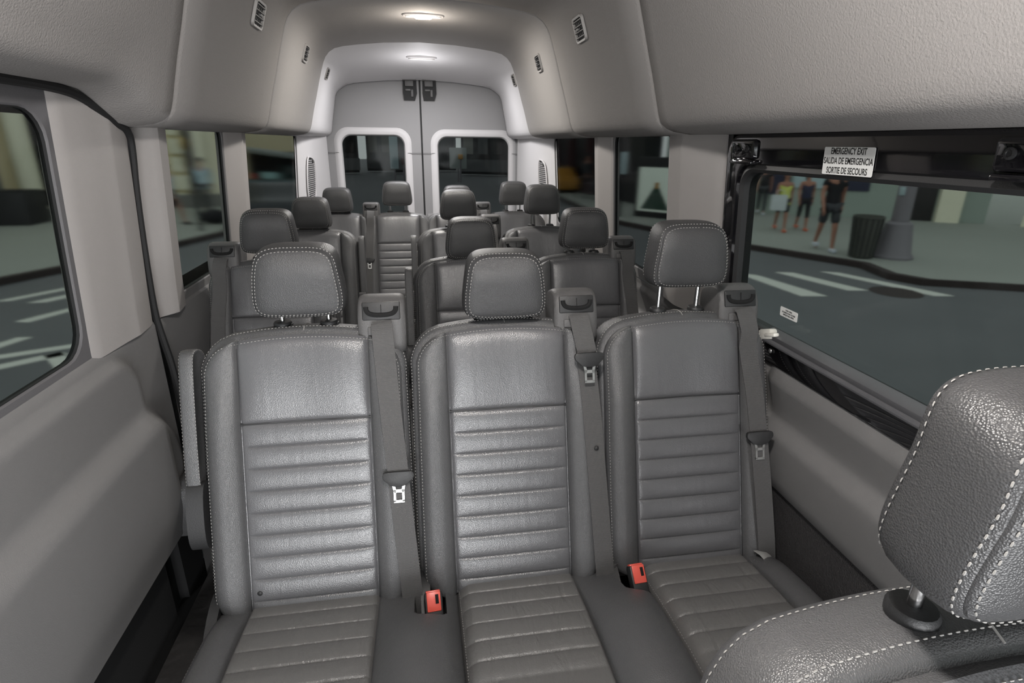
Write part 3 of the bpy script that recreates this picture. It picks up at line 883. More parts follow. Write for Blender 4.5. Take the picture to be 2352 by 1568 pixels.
# ---- sliding door on the left
door = bpy.data.objects.new('door_1', None); COL.objects.link(door); struct(door)
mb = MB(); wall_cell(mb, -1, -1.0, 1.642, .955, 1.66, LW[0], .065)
mb.build('upper_panel', mat('door_header_shaded_grey', srgb(96, 95, 97), .7, bumps=[('noise', 700, .0003)]), door)  # grey darkened so the colour carries the shade under the overhead duct
mb = MB()
def dsd(y, z, ye, zt, r):
    dy = y - (ye - r); dz = z - (zt - r)
    return sqrt(max(dy, 0) ** 2 + max(dz, 0) ** 2) + min(max(dy, dz), 0) - r
def dpx(y, z):
    x = .80
    x -= .024 * (1 - sstep(-.016, .010, dsd(y, z, 1.47, .940, .10)))
    x -= .040 * (1 - sstep(-.030, .028, dsd(y, z, 1.575, .765, .17)))
    x += .012 * sstep(.72, .48, z) * 0
    x += .02 * (1 - sstep(.36, .5, z))
    x += .018 * sstep(.955, .985, z)
    return x
ys = [-1 + .25 * i for i in range(8)] + [.95 + .0173 * i for i in range(41)]
zs = [.388 + .0099 * i for i in range(61)]
mb.loft([[(-dpx(y, z), y, z) for z in zs] for y in ys], False)
mb.loft([[(-dpx(1.642, z), 1.642, z) for z in zs], [(-.85, 1.645, z) for z in zs]], False)
mb.loft([[(-dpx(y, .388), y, .388), (-.86, y, .36)] for y in ys], False)
mb.build('lower_panel', PANEL, door, 60)
# rubber seal around the door's trailing edge and step below it
mb = MB()
pts = [(-.752, -1, 1.549), (-.752, .8, 1.549), (-.755, 1.20, 1.549), (-.757, 1.36, 1.547), (-.757, 1.44, 1.536), (-.757, 1.50, 1.512), (-.757, 1.56, 1.488), (-.757, 1.62, 1.474), (-.766, 1.648, 1.44), (-.785, 1.654, 1.30), (-.802, 1.655, 1.0), (-.797, 1.66, .92), (-.785, 1.665, .80), (-.785, 1.668, .55), (-.785, 1.66, .40)]
mb.tube(chaikin(pts, 2, False), .010, 8)
mb.rbox((-.86, 1.655, .75), (.03, .14, 1.75), 0)
struct(mb.build('trim_14', RUBBER))
mb = MB()
mb.rbox((-.84, .6, .35), (.04, 3.0, .05), .01); mb.rbox((-.82, .5, .02), (.10, 3.0, .03), .01)
mb.loft([[(-.90, y, z) for z in (-.2, .5)] for y in (-1, 1.66)], False)
mb.rbox((-.86, 1.0, .18), (.02, 1.0, .35), 0)
struct(mb.build('trim_15', DARK))

window_n = 1
for hole in LW:
    pane_obj(window_n, -1, hole, GLASS_T if window_n < 3 else GLASS_D, .065 if window_n == 1 else .05); window_n += 1
for hole in RW:
    pane_obj(window_n, 1, hole, GLASS_D); window_n += 1

# ---- emergency exit window on the right
def P8(y, z, o=0): return (xw(z) + o, y, z)
wn = bpy.data.objects.new('window_6', None); COL.objects.link(wn); struct(wn)
fr = MB()
OY = (-.9, 1.455, .938, 1.477); IY = (-.85, 1.372, 1.012, 1.388)
A = rrect(*OY, .06, 8); B = rrect(*IY, .045, 8)
fr.loft([[P8(y, z, .02) for y, z in A], [P8(y, z, -.002) for y, z in A], [P8(y, z, -.004) for y, z in rrect(OY[0] + .006, OY[1] - .006, OY[2] + .006, OY[3] - .006, .056, 8)],
         [P8(y, z, -.004) for y, z in rrect(IY[0] - .022, IY[1] + .022, IY[2] - .010, IY[3] + .022, .055, 8)],
         [P8(y, z, .002) for y, z in rrect(IY[0] - .018, IY[1] + .018, IY[2] - .008, IY[3] + .018, .052, 8)]], True)
fr.build('frame', GLOSSB, wn, 30)
g2 = MB()
g2.loft([[P8(y, z, .002) for y, z in rrect(IY[0] - .018, IY[1] + .018, IY[2] - .008, IY[3] + .018, .052, 8)], [P8(y, z, -.003) for y, z in rrect(IY[0] - .008, IY[1] + .008, IY[2] - .004, IY[3] + .008, .05, 8)], [P8(y, z, .004) for y, z in B], [P8(y, z, .04) for y, z in B]], True)
g2.build('gasket', BLACKP, wn, 30)
ra = MB()
ra.tube([P8(y, .999, -.018) for y in (-.85, 0, .6, 1.19)], .007, 10)
ra.rbox((.803, .16, 1.012), (.030, 2.06, .024), .004, RY(radians(-20)))
ra.build('rail', ALU, wn)
sk = MB(); sk.rbox((.805, .16, .968), (.012, 2.12, .048), .003); sk.build('kick_strip', GLOSSB, wn)
gp = MB(); c = rrect(IY[0] - .006, IY[1] + .006, IY[2] - .006, IY[3] + .006, .045, 8)
gp.loft([[P8(y, z, .020) for y, z in c], [P8(y, z, .024) for y, z in c]], True, True, True)
gp.build('pane', GLASS_T, wn)
def hinge(y):
    h = MB()
    lp = rrect(y - .052, y + .052, 1.418, 1.466, .008)
    h.loft([[P8(yy, z, -.004) for yy, z in lp], [P8(yy, z, -.012) for yy, z in rrect(y - .050, y + .050, 1.420, 1.465, .008)], [P8(yy, z, -.014) for yy, z in rrect(y - .046, y + .046, 1.424, 1.461, .006)]], True, False, True)
    h.rbox(P8(y - .004, 1.412, -.012), (.018, .10, .010), .004)
    ho = h.build('hinge', GLOSSB, wn)
    for dy in (-.024, .026):
        b = MB(); b.loft([[(xw(1.44) + .0 - o, y + dy + r * cos(a * pi / 8), 1.444 + r * sin(a * pi / 8)) for a in range(16)] for o, r in ((.012, .0085), (.017, .0085), (.018, .005), (.0165, .0045), (.0165, .002))], True, False, True)
        b.build('bolt', BLACKP, ho)
hinge(1.365); hinge(.66)
la = MB()
la.rbox((.792, 1.178, 1.013), (.022, .05, .026), .006, RX(radians(-20))); la.rbox((.786, 1.155, 1.019), (.016, .04, .010), .004, RX(radians(-18)))
la.build('latch_lever', IVORY, wn)['label'] = 'ivory latch lever'
bo = MB(); bo.ball((.797, 1.165, .973), .006, 10, 0, (.5, 1, 1)); bo.build('screw', STEEL, wn)
# wall strips around that window
mb = MB()
mb.loft([[P8(y, z, .012) for z in (1.45, 1.64)] for y in (-1.0, 1.48)], False)
mb.loft([[P8(y, z, .012) for z in (.95, 1.0)] for y in (-1.0, 1.48)], False)
mb.loft([[P8(y, z, .004) for z in (.95, 1.2, 1.64)] for y in (1.44, 1.475)], False)
struct(mb.build('trim_16', BLACKP))

def text_obj(body, size, mat_, parent, loc, rot, xs=1.0, name='lettering'):
    cu = bpy.data.curves.new(name, 'FONT'); cu.body = body; cu.size = size; cu.align_x = 'CENTER'; cu.align_y = 'CENTER'
    cu.extrude = .0001; cu.offset = size * .018; cu.materials.append(mat_); cu.space_line = .92
    t = bpy.data.objects.new(name, cu); COL.objects.link(t); bpy.context.view_layer.update()
    me = bpy.data.meshes.new_from_object(t.evaluated_get(bpy.context.evaluated_depsgraph_get())); bpy.data.objects.remove(t)
    o = bpy.data.objects.new(name, me); COL.objects.link(o); o.parent = parent
    o.location = loc; o.rotation_euler = rot; o.scale = (xs, 1, 1)
    return o

# emergency exit label on the black band
def wall_sign(label, cat, name, y, z, w, h, lines, x, tsize, xs, tilt=0.0, lean=.07):
    root = thing(name, label, cat, (x, y, z))
    # local frame: text reads from +y to -y seen from inside, leaning with the glass
    root.rotation_euler = Matrix((( 0, 0, -1), (-1, 0, 0), (0, 1, 0))).to_euler()
    root.rotation_euler = (Matrix.Rotation(0, 3, 'X') @ Matrix(((0, lean * -1, -1), (-1, 0, 0), (0, 1, -lean)))).to_euler()
    m = MB(); lp = rrect(-w / 2, w / 2, -h / 2, h / 2, .003)
    m.loft([[(a, b, 0) for a, b in lp], [(a, b, .0006) for a, b in lp]], True, True, True); m.build('sheet', WHITE, root)
    for i, t in enumerate(lines):
        text_obj(t, tsize, INK, root, (0, (len(lines) / 2 - .5 - i) * tsize * 1.08, .0008), (0, 0, 0), xs)
    if tilt: root.rotation_euler.rotate_axis('Z', tilt)
    return root
wall_sign('white emergency exit label in three languages on the gloss black window band', 'label', 'exit_label', 1.004, 1.424, .134, .052,
          ['EMERGENCY EXIT', 'SALIDA DE EMERGENCIA', 'SORTIE DE SECOURS'], xw(1.427) - .0056, .0168, .70)

wall_sign('small white sticker with opening instructions on the exit window glass', 'label', 'window_sticker', 1.155, 1.070, .066, .023,
          ['PUSH OPEN', 'POUSSER POUR OUVRIR', 'EMPUJE PARA ABRIR'], xw(1.07) + .0185, .0054, .85)

# ---- rear doors
YD = 4.69
def rear_leaf(n, x0, x1, hole, seam_side):
    d = bpy.data.objects.new('door_%d' % n, None); COL.objects.link(d); struct(d)
    hx0, hx1, hz0, hz1 = hole
    mb = MB(); k = 8
    P = lambda a, b, o: (a, YD - o, b)
    def arcz(x): return 1.893 - .02 * (x / .6) ** 2
    outr = [(x1, 1.95)] * k + [(x0, 1.95)] * k + [(x0, .0)] * k + [(x1, .0)] * k
    r0 = rrect(hx0 - .062, hx1 + .062, .0 + .02, hz1 + .062, .11, k); r1 = rrect(hx0 - .045, hx1 + .045, .02, hz1 + .045, .10, k)
    r2 = rrect(hx0 - .016, hx1 + .016, .02, hz1 + .014, .085, k)
    mb.loft([[P(a, b, 0) for a, b in outr], [P(a, b, 0) for a, b in r0]], True)
    mb.build('upper_panel', DOORP, d)
    m2 = MB()
    r3 = rrect(hx0, hx1, hz0, hz1, .07, k)
    r2b = rrect(hx0 - .012, hx1 + .012, hz0 - .012, hz1 + .012, .078, k)
    m2.loft([[P(a, b, 0) for a, b in r0], [P(a, b, .012) for a, b in r1], [P(a, b, .014) for a, b in rrect(hx0 - .03, hx1 + .03, .02, hz1 + .03, .092, k)], [P(a, b, .008) for a, b in r2b], [P(a, b, -.02) for a, b in r3]], True)
    fo = m2.build('window_frame', PLASTIC_R, d, 40)
    s = MB()
    for a, b in ((x0 + .0, hx0 - .03), (hx1 + .03, x1)):
        if b > a: s.rbox(((a + b) / 2, YD - .0135, 1.369), (b - a, .004, .0022), 0)
    s.build('seam', RUBBER, d)
    g = MB(); lp = rrect(hx0 - .004, hx1 + .004, hz0 - .004, hz1 + .004, .07, k)
    g.loft([[P(a, b, -.010) for a, b in lp], [P(a, b, -.014) for a, b in lp]], True, True, True); g.build('pane', GLASS_D, d)
    # latch at the top edge by the centre
    sx = 1 if seam_side > 0 else -1; lx = seam_side * .0 + (x1 - .068 if seam_side > 0 else x0 + .066)
    l = MB()
    lp = [(lx - .05, 1.89), (lx + .05, 1.89), (lx + .052, 1.80), (lx + .036, 1.752), (lx - .045, 1.752), (lx - .052, 1.80)]
    l.loft([[(a, YD - o, b) for a, b in lp] for o in (.0, .03, .034)], True, True, True)
    lo = l.build('latch_housing', RUBBER, d)
    q = MB(); q.rbox((lx - .004, YD - .045, 1.868), (.064, .03, .045), .004); q.rbox((lx - .002, YD - .06, 1.888), (.098, .07, .008), .002); q.build('latch_cover', GREYP, lo)
    q = MB(); q.rbox((lx + .016, YD - .042, 1.80), (.018, .014, .052), .003); q.rbox((lx - .014, YD - .040, 1.822), (.04, .01, .014), .002); q.build('latch_lever', GREYP, lo)
    return d
rear_leaf(2, -.80, -.006, (-.605, -.143, .82, 1.492), 1)
rear_leaf(3, .006, .86, (.130, .685, .82, 1.486), -1)
mb = MB(); mb.rbox((0, YD + .01, .95), (.014, .02, 1.9), 0); struct(mb.build('trim_17', RUBBER))
# inner door mouldings either side of the gap, lower panel line
mb = MB(); mb.rbox((-.36, YD - .004, .70), (.70, .03, .40), .01); mb.rbox((.40, YD - .004, .70), (.76, .03, .40), .01); struct(mb.build('trim_18', DOORP))

# ---- lamps
def dome_lamp(label, y, lit, z=None, tilt=0.0):
    pr = duct_prof(y, 1); zz = pr[-1][1] if z is None else z
    root = thing('dome_lamp', label, 'lamp', (0.012, y, zz)); root.rotation_euler = (tilt, 0, 0)
    b = MB(); lp = rrect(-.095, .095, -.035, .035, .03)
    b.loft([[(a, c, .004) for a, c in lp], [(a, c, -.006) for a, c in lp], [(a * .96, c * .92, -.009) for a, c in lp]], True, True, True); b.build('bezel', PLASTIC if lit else PLASTIC_R, root)
    l = MB(); lp = rrect(-.04, .04, -.020, .020, .014) if lit else rrect(-.082, .082, -.024, .024, .02)
    l.loft([[(a, c, -.008) for a, c in lp], [(a, c, -.014) for a, c in lp], [(a * .85, c * .8, -.018) for a, c in lp]], True, True, True); l.build('lens', LENS_ON if lit else LENS_OFF, root)
    if lit:
        for sx in (-1, 1):
            k = MB(); k.rbox((sx * .068, 0, -.010), (.022, .026, .006), .002); k.build('reading_lamp', LENS_OFF, root)
    return root
dome_lamp('lit warm dome lamp on the grey roof lining', 2.90, True)
dome_lamp('unlit oblong lamp on the white rear roof trim', 3.93, False, tilt=radians(5))
dome_lamp('lit dome lamp on the roof lining over the front seats', .30, True)

# ---- air vents in the ducts
def prof_at(y, side, z):
    pr = duct_prof(y, side)
    for (xa, za), (xb, zb) in zip(pr, pr[1:]):
        if za <= z <= zb and z > 1.53:
            t = (z - za) / (zb - za); return xa + (xb - xa) * t, Vector((xb - xa, zb - za)).normalized()
    return pr[-1][0], Vector((0, 1))
def vent(label, side, y, z, w, h):
    x, t = prof_at(y, side, z)
    root = thing('air_vent', label, 'air vent', (side * x, y, z), 0, 'louvred air vents in the overhead ducts')
    U = Vector((t.x * side, 0, t.y)); A = Vector((0, side, 0)); Nn = Vector((-side * t.y, 0, t.x)); 
    if Nn.x * side > 0: Nn = -Nn
    # columns: along duct, outward normal, up the duct face
    M = Matrix((A, Nn, U)).transposed(); root.rotation_euler = M.to_euler()
    f = MB(); a = rrect(-w / 2, w / 2, -h / 2, h / 2, .014); b = rrect(-w / 2 + .008, w / 2 - .008, -h / 2 + .008, h / 2 - .008, .009)
    f.loft([[(p, -.004, q) for p, q in a], [(p, .006, q) for p, q in a], [(p * .97, .009, q * .97) for p, q in a], [(p, .008, q) for p, q in b], [(p, .001, q) for p, q in b]], True)
    f.build('frame', VENTP, root)
    k = MB(); k.loft([[(p, .0005, q) for p, q in b], [(p, .001, q) for p, q in b]], True, True, True); k.build('opening', DARK, root)
    for i in range(4):
        q = -h / 2 + .008 + (i + .5) * (h - .016) / 4
        s = MB(); s.rbox((0, .005, q), (w - .016, .010, .0035), .001, RX(radians(25))); s.build('slat', GREYP, root)
    for i in range(5):
        p = -w / 2 + .008 + (i + .5) * (w - .016) / 5
        s = MB(); s.rbox((p, .0022, 0), (.0025, .002, h - .016), 0); s.build('fin', BLACKP, root)
    s = MB(); s.rbox((0, .010, 0), (.02, .008, .008), .002); s.build('thumb_tab', GREYP, root)
VENTS = [
    ('air vent high on the left duct, nearest of the three there', -1, 2.21, 1.845, .115, .085),
    ('middle air vent on the left duct, behind the panel seam', -1, 3.06, 1.842, .100, .080),
    ('farthest air vent on the left duct, in the white rear trim', -1, 3.83, 1.835, .085, .070),
    ('air vent high on the right duct, nearest of the three there', 1, 2.16, 1.835, .115, .085),
    ('middle air vent on the right duct, behind the panel seam', 1, 2.90, 1.815, .100, .080),
    ('farthest air vent on the right duct, in the white rear trim', 1, 3.66, 1.812, .085, .070)]
for v in VENTS: vent(*v)

# grilles lie on the rear pillars
grille('louvred grille on the left rear pillar beside the privacy glass', (-.772, 3.95, 1.04), (.08, 1, 0), (.07, 0, 1), .21, .31, (1, -.08, -.07), 1)
grille('louvred grille on the right rear pillar beside the privacy glass', (.774, 3.57, 1.06), (-.053, 1, 0), (-.07, 0, 1), .19, .29, (-1, -.053, -.07), -1)

# ------------------------------------------------------------------ street outside
ZR, ZW = -1.0, -.88
def poly_prism(mb, pts, z0, z1, mi=0):
    mb.loft([[(x, y, z0) for x, y in pts], [(x, y, z1) for x, y in pts]], True, True, True, mi)
mb = MB(); poly_prism(mb, [(-60, -30), (60, -30), (60, 90), (-60, 90)], ZR - .3, ZR); struct(mb.build('road', ASPHALT))
KR = [(14.5, -30), (13.2, 6.8), (10.75, 8.2), (9.25, 8.85), (9.0, 9.4), (9.25, 10.4), (9.1, 10.75), (7.95, 12.9), (6.95, 15.3), (6.2, 17.7), (6.3, 24), (7.5, 60)]
KL = [(-7.9, -30), (-7.75, 9.5), (-7.33, 10.85), (-6.83, 11.85), (-5.9, 14.2), (-5.2, 16.3), (-5.4, 22), (-6.5, 60)]
for nm, K, far in (('sidewalk', KR, 40), ('sidewalk', KL, -40)):
    s = 1 if far > 0 else -1
    mb = MB(); top = [(x + s * .18, y) for x, y in K]
    poly_prism(mb, top + [(far, 60), (far, -30)], ZR, ZW); struct(mb.build(nm, WALK))
    kb = MB(); poly_prism(kb, K + [(x + s * .2, y) for x, y in K[::-1]], ZR, ZW + .005); struct(kb.build('curb', KERBM))
mk = MB()
def stripe(pts): poly_prism(mk, pts, ZR - .01, ZR + .006)
for q in ([(6.30, 10.3), (6.62, 10.0), (6.90, 8.35), (6.44, 8.42)], [(7.15, 10.25), (7.50, 10.15), (7.93, 8.62), (7.56, 8.68)], [(8.15, 10.2), (8.46, 10.05), (9.18, 8.08), (8.82, 8.13)],
          [(-6.75, 9.7), (-6.05, 10.7), (-5.85, 10.7), (-6.55, 9.7)], [(-6.2, 9.55), (-5.75, 10.2), (-5.55, 10.15), (-5.95, 9.55)], [(-5.75, 8.5), (-5.35, 9.2), (-5.2, 9.15), (-5.55, 8.45)], [(-5.5, 7.2), (-5.28, 7.75), (-5.1, 7.75), (-5.3, 7.2)],
          [(-5.25, 7.0), (-4.3, 7.45), (-4.2, 7.33), (-5.15, 6.88)], [(-5.1, 6.55), (-4.42, 7.12), (-4.28, 7.0), (-4.95, 6.45)], [(-4.42, 7.12), (-4.0, 6.6), (-4.15, 6.5), (-4.55, 7.0)]): stripe(q)
struct(mk.build('street_marking', PAINT))
mb = MB(); mb.lathe((8.35, 8.45, ZR), [(.42, -.01), (.42, .006), (.36, .008)], 24)
tag(mb.build('manhole_cover', KERBM), 'round dark manhole cover on the road by the crosswalk', 'manhole cover')

def bbox(mb, x0, x1, y0, y1, z0, z1, mi=0): mb.add([(x0, y0, z0), (x1, y0, z0), (x1, y1, z0), (x0, y1, z0), (x0, y0, z1), (x1, y0, z1), (x1, y1, z1), (x0, y1, z1)], [(0, 3, 2, 1), (4, 5, 6, 7), (0, 1, 5, 4), (1, 2, 6, 5), (2, 3, 7, 6), (3, 0, 4, 7)], mi)

def facade(name, label, p0, p1, h, m, depth=.8):
    """building front from p0 to p1 (ground points); local x along the front, local y into the building"""
    a = Vector((p0[0], p0[1])); b = Vector((p1[0], p1[1])); ang = math.atan2(b.y - a.y, b.x - a.x)
    root = thing(name, label, 'building', (p0[0], p0[1], ZW), ang)
    L = (b - a).length
    w = MB(); bbox(w, 0, L, 0, depth, 0, h); w.build('walls', m, root)
    def panel(pn, u0, u1, z0, z1, mm, proud=.05, rnd=0):
        q = MB(); bbox(q, u0, u1, -proud, .02, z0, z1); return q.build(pn, mm, root)
    return root, L, panel

# right-hand shop fronts (facing the van); p0->p1 chosen so that local -y faces the van
root, L, pan = facade('shop_building', 'pale shop front behind the walkers and the litter bin', (9.3, 20.95), (18.3, 15.77), 9, GREENWHITE)
pan('display_window', .5, 2.6, .0, 3.2, NAVY); pan('display_window', 2.9, 3.3, 1.0, 3.4, STONE_P); pan('display_window', 3.6, 4.4, .7, 3.6, NAVY)
pan('shop_sign', 4.5, 5.6, .95, 3.6, PALEB); pan('display_window', 5.65, 6.9, .9, 3.6, NAVY); pan('doorway', 8.2, 8.9, .0, 2.9, NIGHTW, .03); pan('pier', 8.95, 9.6, 0, 4, STONE_P, .25)
root, L, pan = facade('shop_building', 'grey shop front with dark windows at the right edge of the exit window', (18.95, 15.1), (24.5, 6.0), 9, STONE_D)
for i in range(4): pan('display_window', .3 + i * 2.2, 2.2 + i * 2.2, 1.25, 3.6, NIGHTW)
pan('plinth', 0, 11, 0, .35, STONE_P, .12)
root, L, pan = facade('office_building', 'dark facade with a pale band over the lightbox poster', (7.6, 36), (8.9, 22.2), 14, DARKB)
for i in range(5): pan('column', .6 + i * 2.6, .85 + i * 2.6, 0, 5, REDDARK, .25)
pan('canopy_band', 0, 15, 3.4, 3.75, AWNING, .8)
for i in range(4): pan('display_window', 1.2 + i * 2.6, 2.6 + i * 2.6, .8, 3.0, NIGHTW, .06)
# left-hand stone buildings
root, L, pan = facade('stone_building', 'beige stone building with columns behind the sliding door window', (-18, 10.5), (-10.6, 22.0), 13, STONE)
for u in (1.0, 3.0, 5.2, 7.2, 9.3, 11.0, 12.6, 14.2):
    q = MB(); q.lathe((u, -.55, 0), [(.36, 0), (.36, .3), (.28, .36), (.26, 6.0), (.30, 6.3)], 16); q.build('column', STONE_P, root)
for u in (2.0, 4.1, 6.2, 8.2, 10.1, 11.8, 13.4): pan('doorway', u - .45, u + .45, .3, 4.2, NIGHTW if int(u) % 2 else STONE_D, .03)
pan('plinth', 0, 15.3, 0, .30, STONE_D, .9)
pan('wall_sign', 7.4, 8.3, 2.6, 3.5, NAVY, .2)
root, L, pan = facade('stone_building', 'beige banded stone building behind the two walkers on the left', (-9.7, 22.4), (-6.35, 23.1), 13, STONE)
for u, w in ((.25, .3), (1.0, .32), (2.75, .32)):
    q = MB()
    for i in range(14): bbox(q, u, u + w + (.12 if i % 2 else 0), -.22, .02, i * .62, i * .62 + .5)
    q.build('banded_pier', STONE_P, root)
pan('doorway', 1.42, 1.75, .4, 4.6, STONE_D, .04); pan('column', 1.80, 2.15, .2, 7, STONE_P, .35); pan('column', 2.25, 2.5, .2, 7, STONE_P, .25); pan('plinth', 0, 3.4, 0, .45, STONE_D, .4)
q = MB(); q.ball((1.55, -.4, 2.2), .16, 12, 0, (1, 1, 1.5)); q.build('wall_lantern', GOLDM, root)
# far buildings beyond the rear doors
FAR = [((-14, 47), (-8.5, 46), 12, STONE, 'yellowish stone block far off above the bus', 0), ((-7.9, 46.2), (-4.6, 47.8), 16, DARKB, 'dark tower block far behind the left back door', 1), ((-4.2, 50.5), (-2.0, 50.5), 20, MIDB, 'grey narrow block far behind the left back door', 1),
       ((-1.9, 48), (1.2, 48), 18, DARKB, 'dark block straight down the street behind the door gap', 1), ((1.2, 52), (3.4, 52), 20, MIDB, 'grey block far behind the right back door', 1), ((3.4, 46), (7.8, 44), 18, DARKB, 'dark block at the far right of the street end', 1)]
for p0, p1, h, m, lb, win in FAR:
    root, L, pan = facade('city_building', lb, p0, p1, h, m)
    nn = max(2, int(L / 1.0))
    if win:
        for i in range(nn):
            for j in range(4): pan('window', i * L / nn + .2, (i + 1) * L / nn - .2, 1.5 + j * 2.6, 3.1 + j * 2.6, random.choice([NIGHTW, NIGHTW, MIDB, STONE_D]), .04)
    pan('shop_band', 0, L, .2, 1.1, MIDB, .2)

# small street signs lit at the street end
for x, y, z, w, h, m, lb in ((-1.55, 40, .9, .55, 2.3, PALEB, 'pale vertical banner sign hanging over the street end'), (2.6, 38, .5, 1.1, 1.3, AWNING, 'pale square sign panel beyond the right back door'), (2.75, 37.9, .6, .3, .3, POSTO, 'small orange sign on the pale panel'), (-.9, 38, .3, .25, .4, REDDARK, 'small red sign beyond the left back door')):
    r_ = thing('street_sign', lb, 'sign', (x, y, ZR)); q = MB(); q.rbox((0, 0, z - ZR), (w, .08, h), .02); q.build('sign_panel', m, r_)
    q = MB(); q.tube([(0, .05, 0), (0, .05, z - ZR)], .05, 8); q.build('post', METALG, r_)

# bus shelter poster on the right
r_ = thing('lightbox', 'white lightbox poster of a green peak on the right sidewalk', 'poster', (7.85, 18.15, ZW), radians(-50))
q = MB(); q.rbox((0, 0, .98), (1.55, .22, 1.96), .04); q.build('case', DARKB, r_)
q = MB(); q.rbox((0, -.12, .92), (1.28, .02, 1.42), .005); q.build('poster', POSTER, r_)
q = MB(); q.loft([[(-.50, o, .28), (.56, o, .28), (.12, o, 1.02), (-.04, o, 1.02)] for o in (-.136, -.140)], True, True, True); q.build('poster_peak', POSTG, r_)
q = MB(); q.rbox((.04, -.14, 1.06), (.15, .015, .20), .005); q.build('poster_tip', POSTO, r_)
r_ = thing('street_pole', 'thin dark pole left of the lightbox poster', 'pole', (6.75, 18.6, ZW)); q = MB(); q.tube([(0, 0, 0), (0, 0, 3.6)], .05, 10); q.build('pole', CBLK, r_)
q = MB(); q.rbox((0, -.06, 1.75), (.24, .03, .7), .01); q.build('notice', PALEB, r_)
r_ = thing('street_pole', 'thin dark sign pole on the left sidewalk', 'pole', (-5.91, 16.38, ZW)); q = MB(); q.tube([(0, 0, 0), (0, 0, 4.2)], .05, 10); q.build('pole', CBLK, r_)
q = MB(); q.rbox((-.18, -.06, 3.3), (.75, .04, .95), .01); q.build('sign_panel', PALEB, r_)
# left: bag, planter, railing, topiary
q = MB(); q.ball((-6.02, 17.9, ZW + .2), .36, 14, 0, (1.2, .8, .6)); tag(q.build('rubbish_bag', CBLK), 'black rubbish bag on the left sidewalk by the pole', 'bag')
r_ = thing('planter', 'dark square planter before the column at the sliding door window', 'planter', (-11.35, 18.3, ZW)); q = MB(); q.rbox((0, 0, .45), (1.0, 1.0, .9), .04); q.build('box', DARKB, r_)
q = MB(); q.rbox((0, 0, .9), (.9, .9, .06), .01); q.build('soil', CBLK, r_)
r_ = thing('topiary_tree', 'clipped ball tree at the left edge behind the sliding door window', 'tree', (-12.35, 16.9, ZW))
q = MB(); q.tube([(0, 0, 0), (0, 0, 2.9)], .05, 8); q.build('trunk', CBLK, r_)
for z, rr in ((1.35, .3), (2.05, .5)):
    q = MB(); q.ball((0, 0, z), rr, 16)
    q.v = [tuple(c + random.uniform(-.05, .05) for c in v) for v in q.v]; q.build('foliage', LEAF, r_)
r_ = thing('railing', 'dark horizontal railing before the columned stone building', 'railing', (-12.9, 16.2, ZW), math.atan2(12.9, 8.3))
for z in (.55, 1.15): q = MB(); q.tube([(-3, 0, z), (2.0, 0, z)], .035, 8); q.build('rail', CBLK, r_)
for x in (-3, -1.3, .4, 2.0): q = MB(); q.tube([(x, 0, 0), (x, 0, 1.18)], .03, 8); q.build('post', CBLK, r_)

# litter bin and lamp post base on the right
r_ = thing('litter_bin', 'wire mesh litter bin on the right sidewalk by the lamp post', 'bin', (9.69, 10.95, ZW))
q = MB(); q.lathe((0, 0, 0), [(.23, .02), (.24, .04), (.29, .86), (.31, .88), (.31, .92), (.285, .92), (.27, .86), (.21, .06)], 24); q.build('basket', BINM, r_)
q = MB(); q.lathe((0, 0, 0), [(.21, .05), (.26, .7), (.2, .78)], 20); q.build('litter', TRASH, r_)
for k in range(16):
    a = 2 * pi * k / 16; q = MB(); q.tube([(.24 * cos(a), .24 * sin(a), .03), (.30 * cos(a), .30 * sin(a), .88)], .012, 5); q.build('bar', CBLK, r_)
r_ = thing('lamp_post', 'grey lamp post with wide flared base beside the litter bin', 'lamp post', (10.42, 10.88, ZW))
q = MB(); q.lathe((0, 0, 0), [(.42, 0), (.42, .05), (.36, .12), (.27, .75), (.20, .80)], 12); q.build('flared_base', METALG, r_)
q = MB(); q.lathe((0, 0, 0), [(.18, .78), (.16, 5.0)], 12); q.build('shaft', METALG, r_)
q = MB(); q.rbox((-.17, -.05, 1.45), (.03, .14, .18), .01); q.build('notice', PALEB, r_)

# vehicles
def car(label, x, y, rz, body, L=4.4, W=1.75, name='car'):
    r = thing(name, label, 'car', (x, y, ZR), rz)
    pr = [(-L / 2, .45), (-L / 2 + .05, .8), (-L / 2 + .9, .93), (-L / 2 + 1.5, 1.38), (-L / 2 + 2.9, 1.42), (L / 2 - .7, .98), (L / 2 - .05, .85), (L / 2, .4), (L / 2 - .1, .25), (-L / 2 + .1, .25)]
    pr = chaikin(pr, 2)
    q = MB(); q.loft([[(a, s * W / 2 * k, .25 + (z - .25) * kk) for a, z in pr] for s, k, kk in ((-1, .86, .97), (-1, 1, .93), (1, 1, .93), (1, .86, .97))], True, True, True); q.build('body', body, r)
    q = MB(); q.loft([[(a, s * W / 2 * .96, z) for a, z in ((-L / 2 + 1.2, .95), (-L / 2 + 1.65, 1.31), (-L / 2 + 2.75, 1.33), (L / 2 - 1.15, .97))] for s in (-1.0, 1.0)], True, True, True); q.build('windows', CARG, r)
    for sx in (-1, 1):
        for sy in (-1, 1):
            q = MB(); q.loft([[(sx * L * .31 + R * cos(2 * pi * k / 20), sy * yy, .32 + R * sin(2 * pi * k / 20)) for k in range(20)] for yy, R in ((W / 2 - .22, .3), (W / 2 - .2, .32), (W / 2 - .01, .32), (W / 2 + .005, .28))], True, True, True); q.build('wheel', RUBBER, r)
    for sy in (-1, 1):
        q = MB(); q.rbox((-L / 2 + .02, sy * .6, .68), (.06, .3, .14), .02); q.build('headlight', PALEB, r)
    return r
car('dark car on the left street in the rear side window', -4.5, 18.8, radians(-82), CARB)
car('yellow taxi in the right rear side window', 6.95, 30.0, radians(-88), YEL)
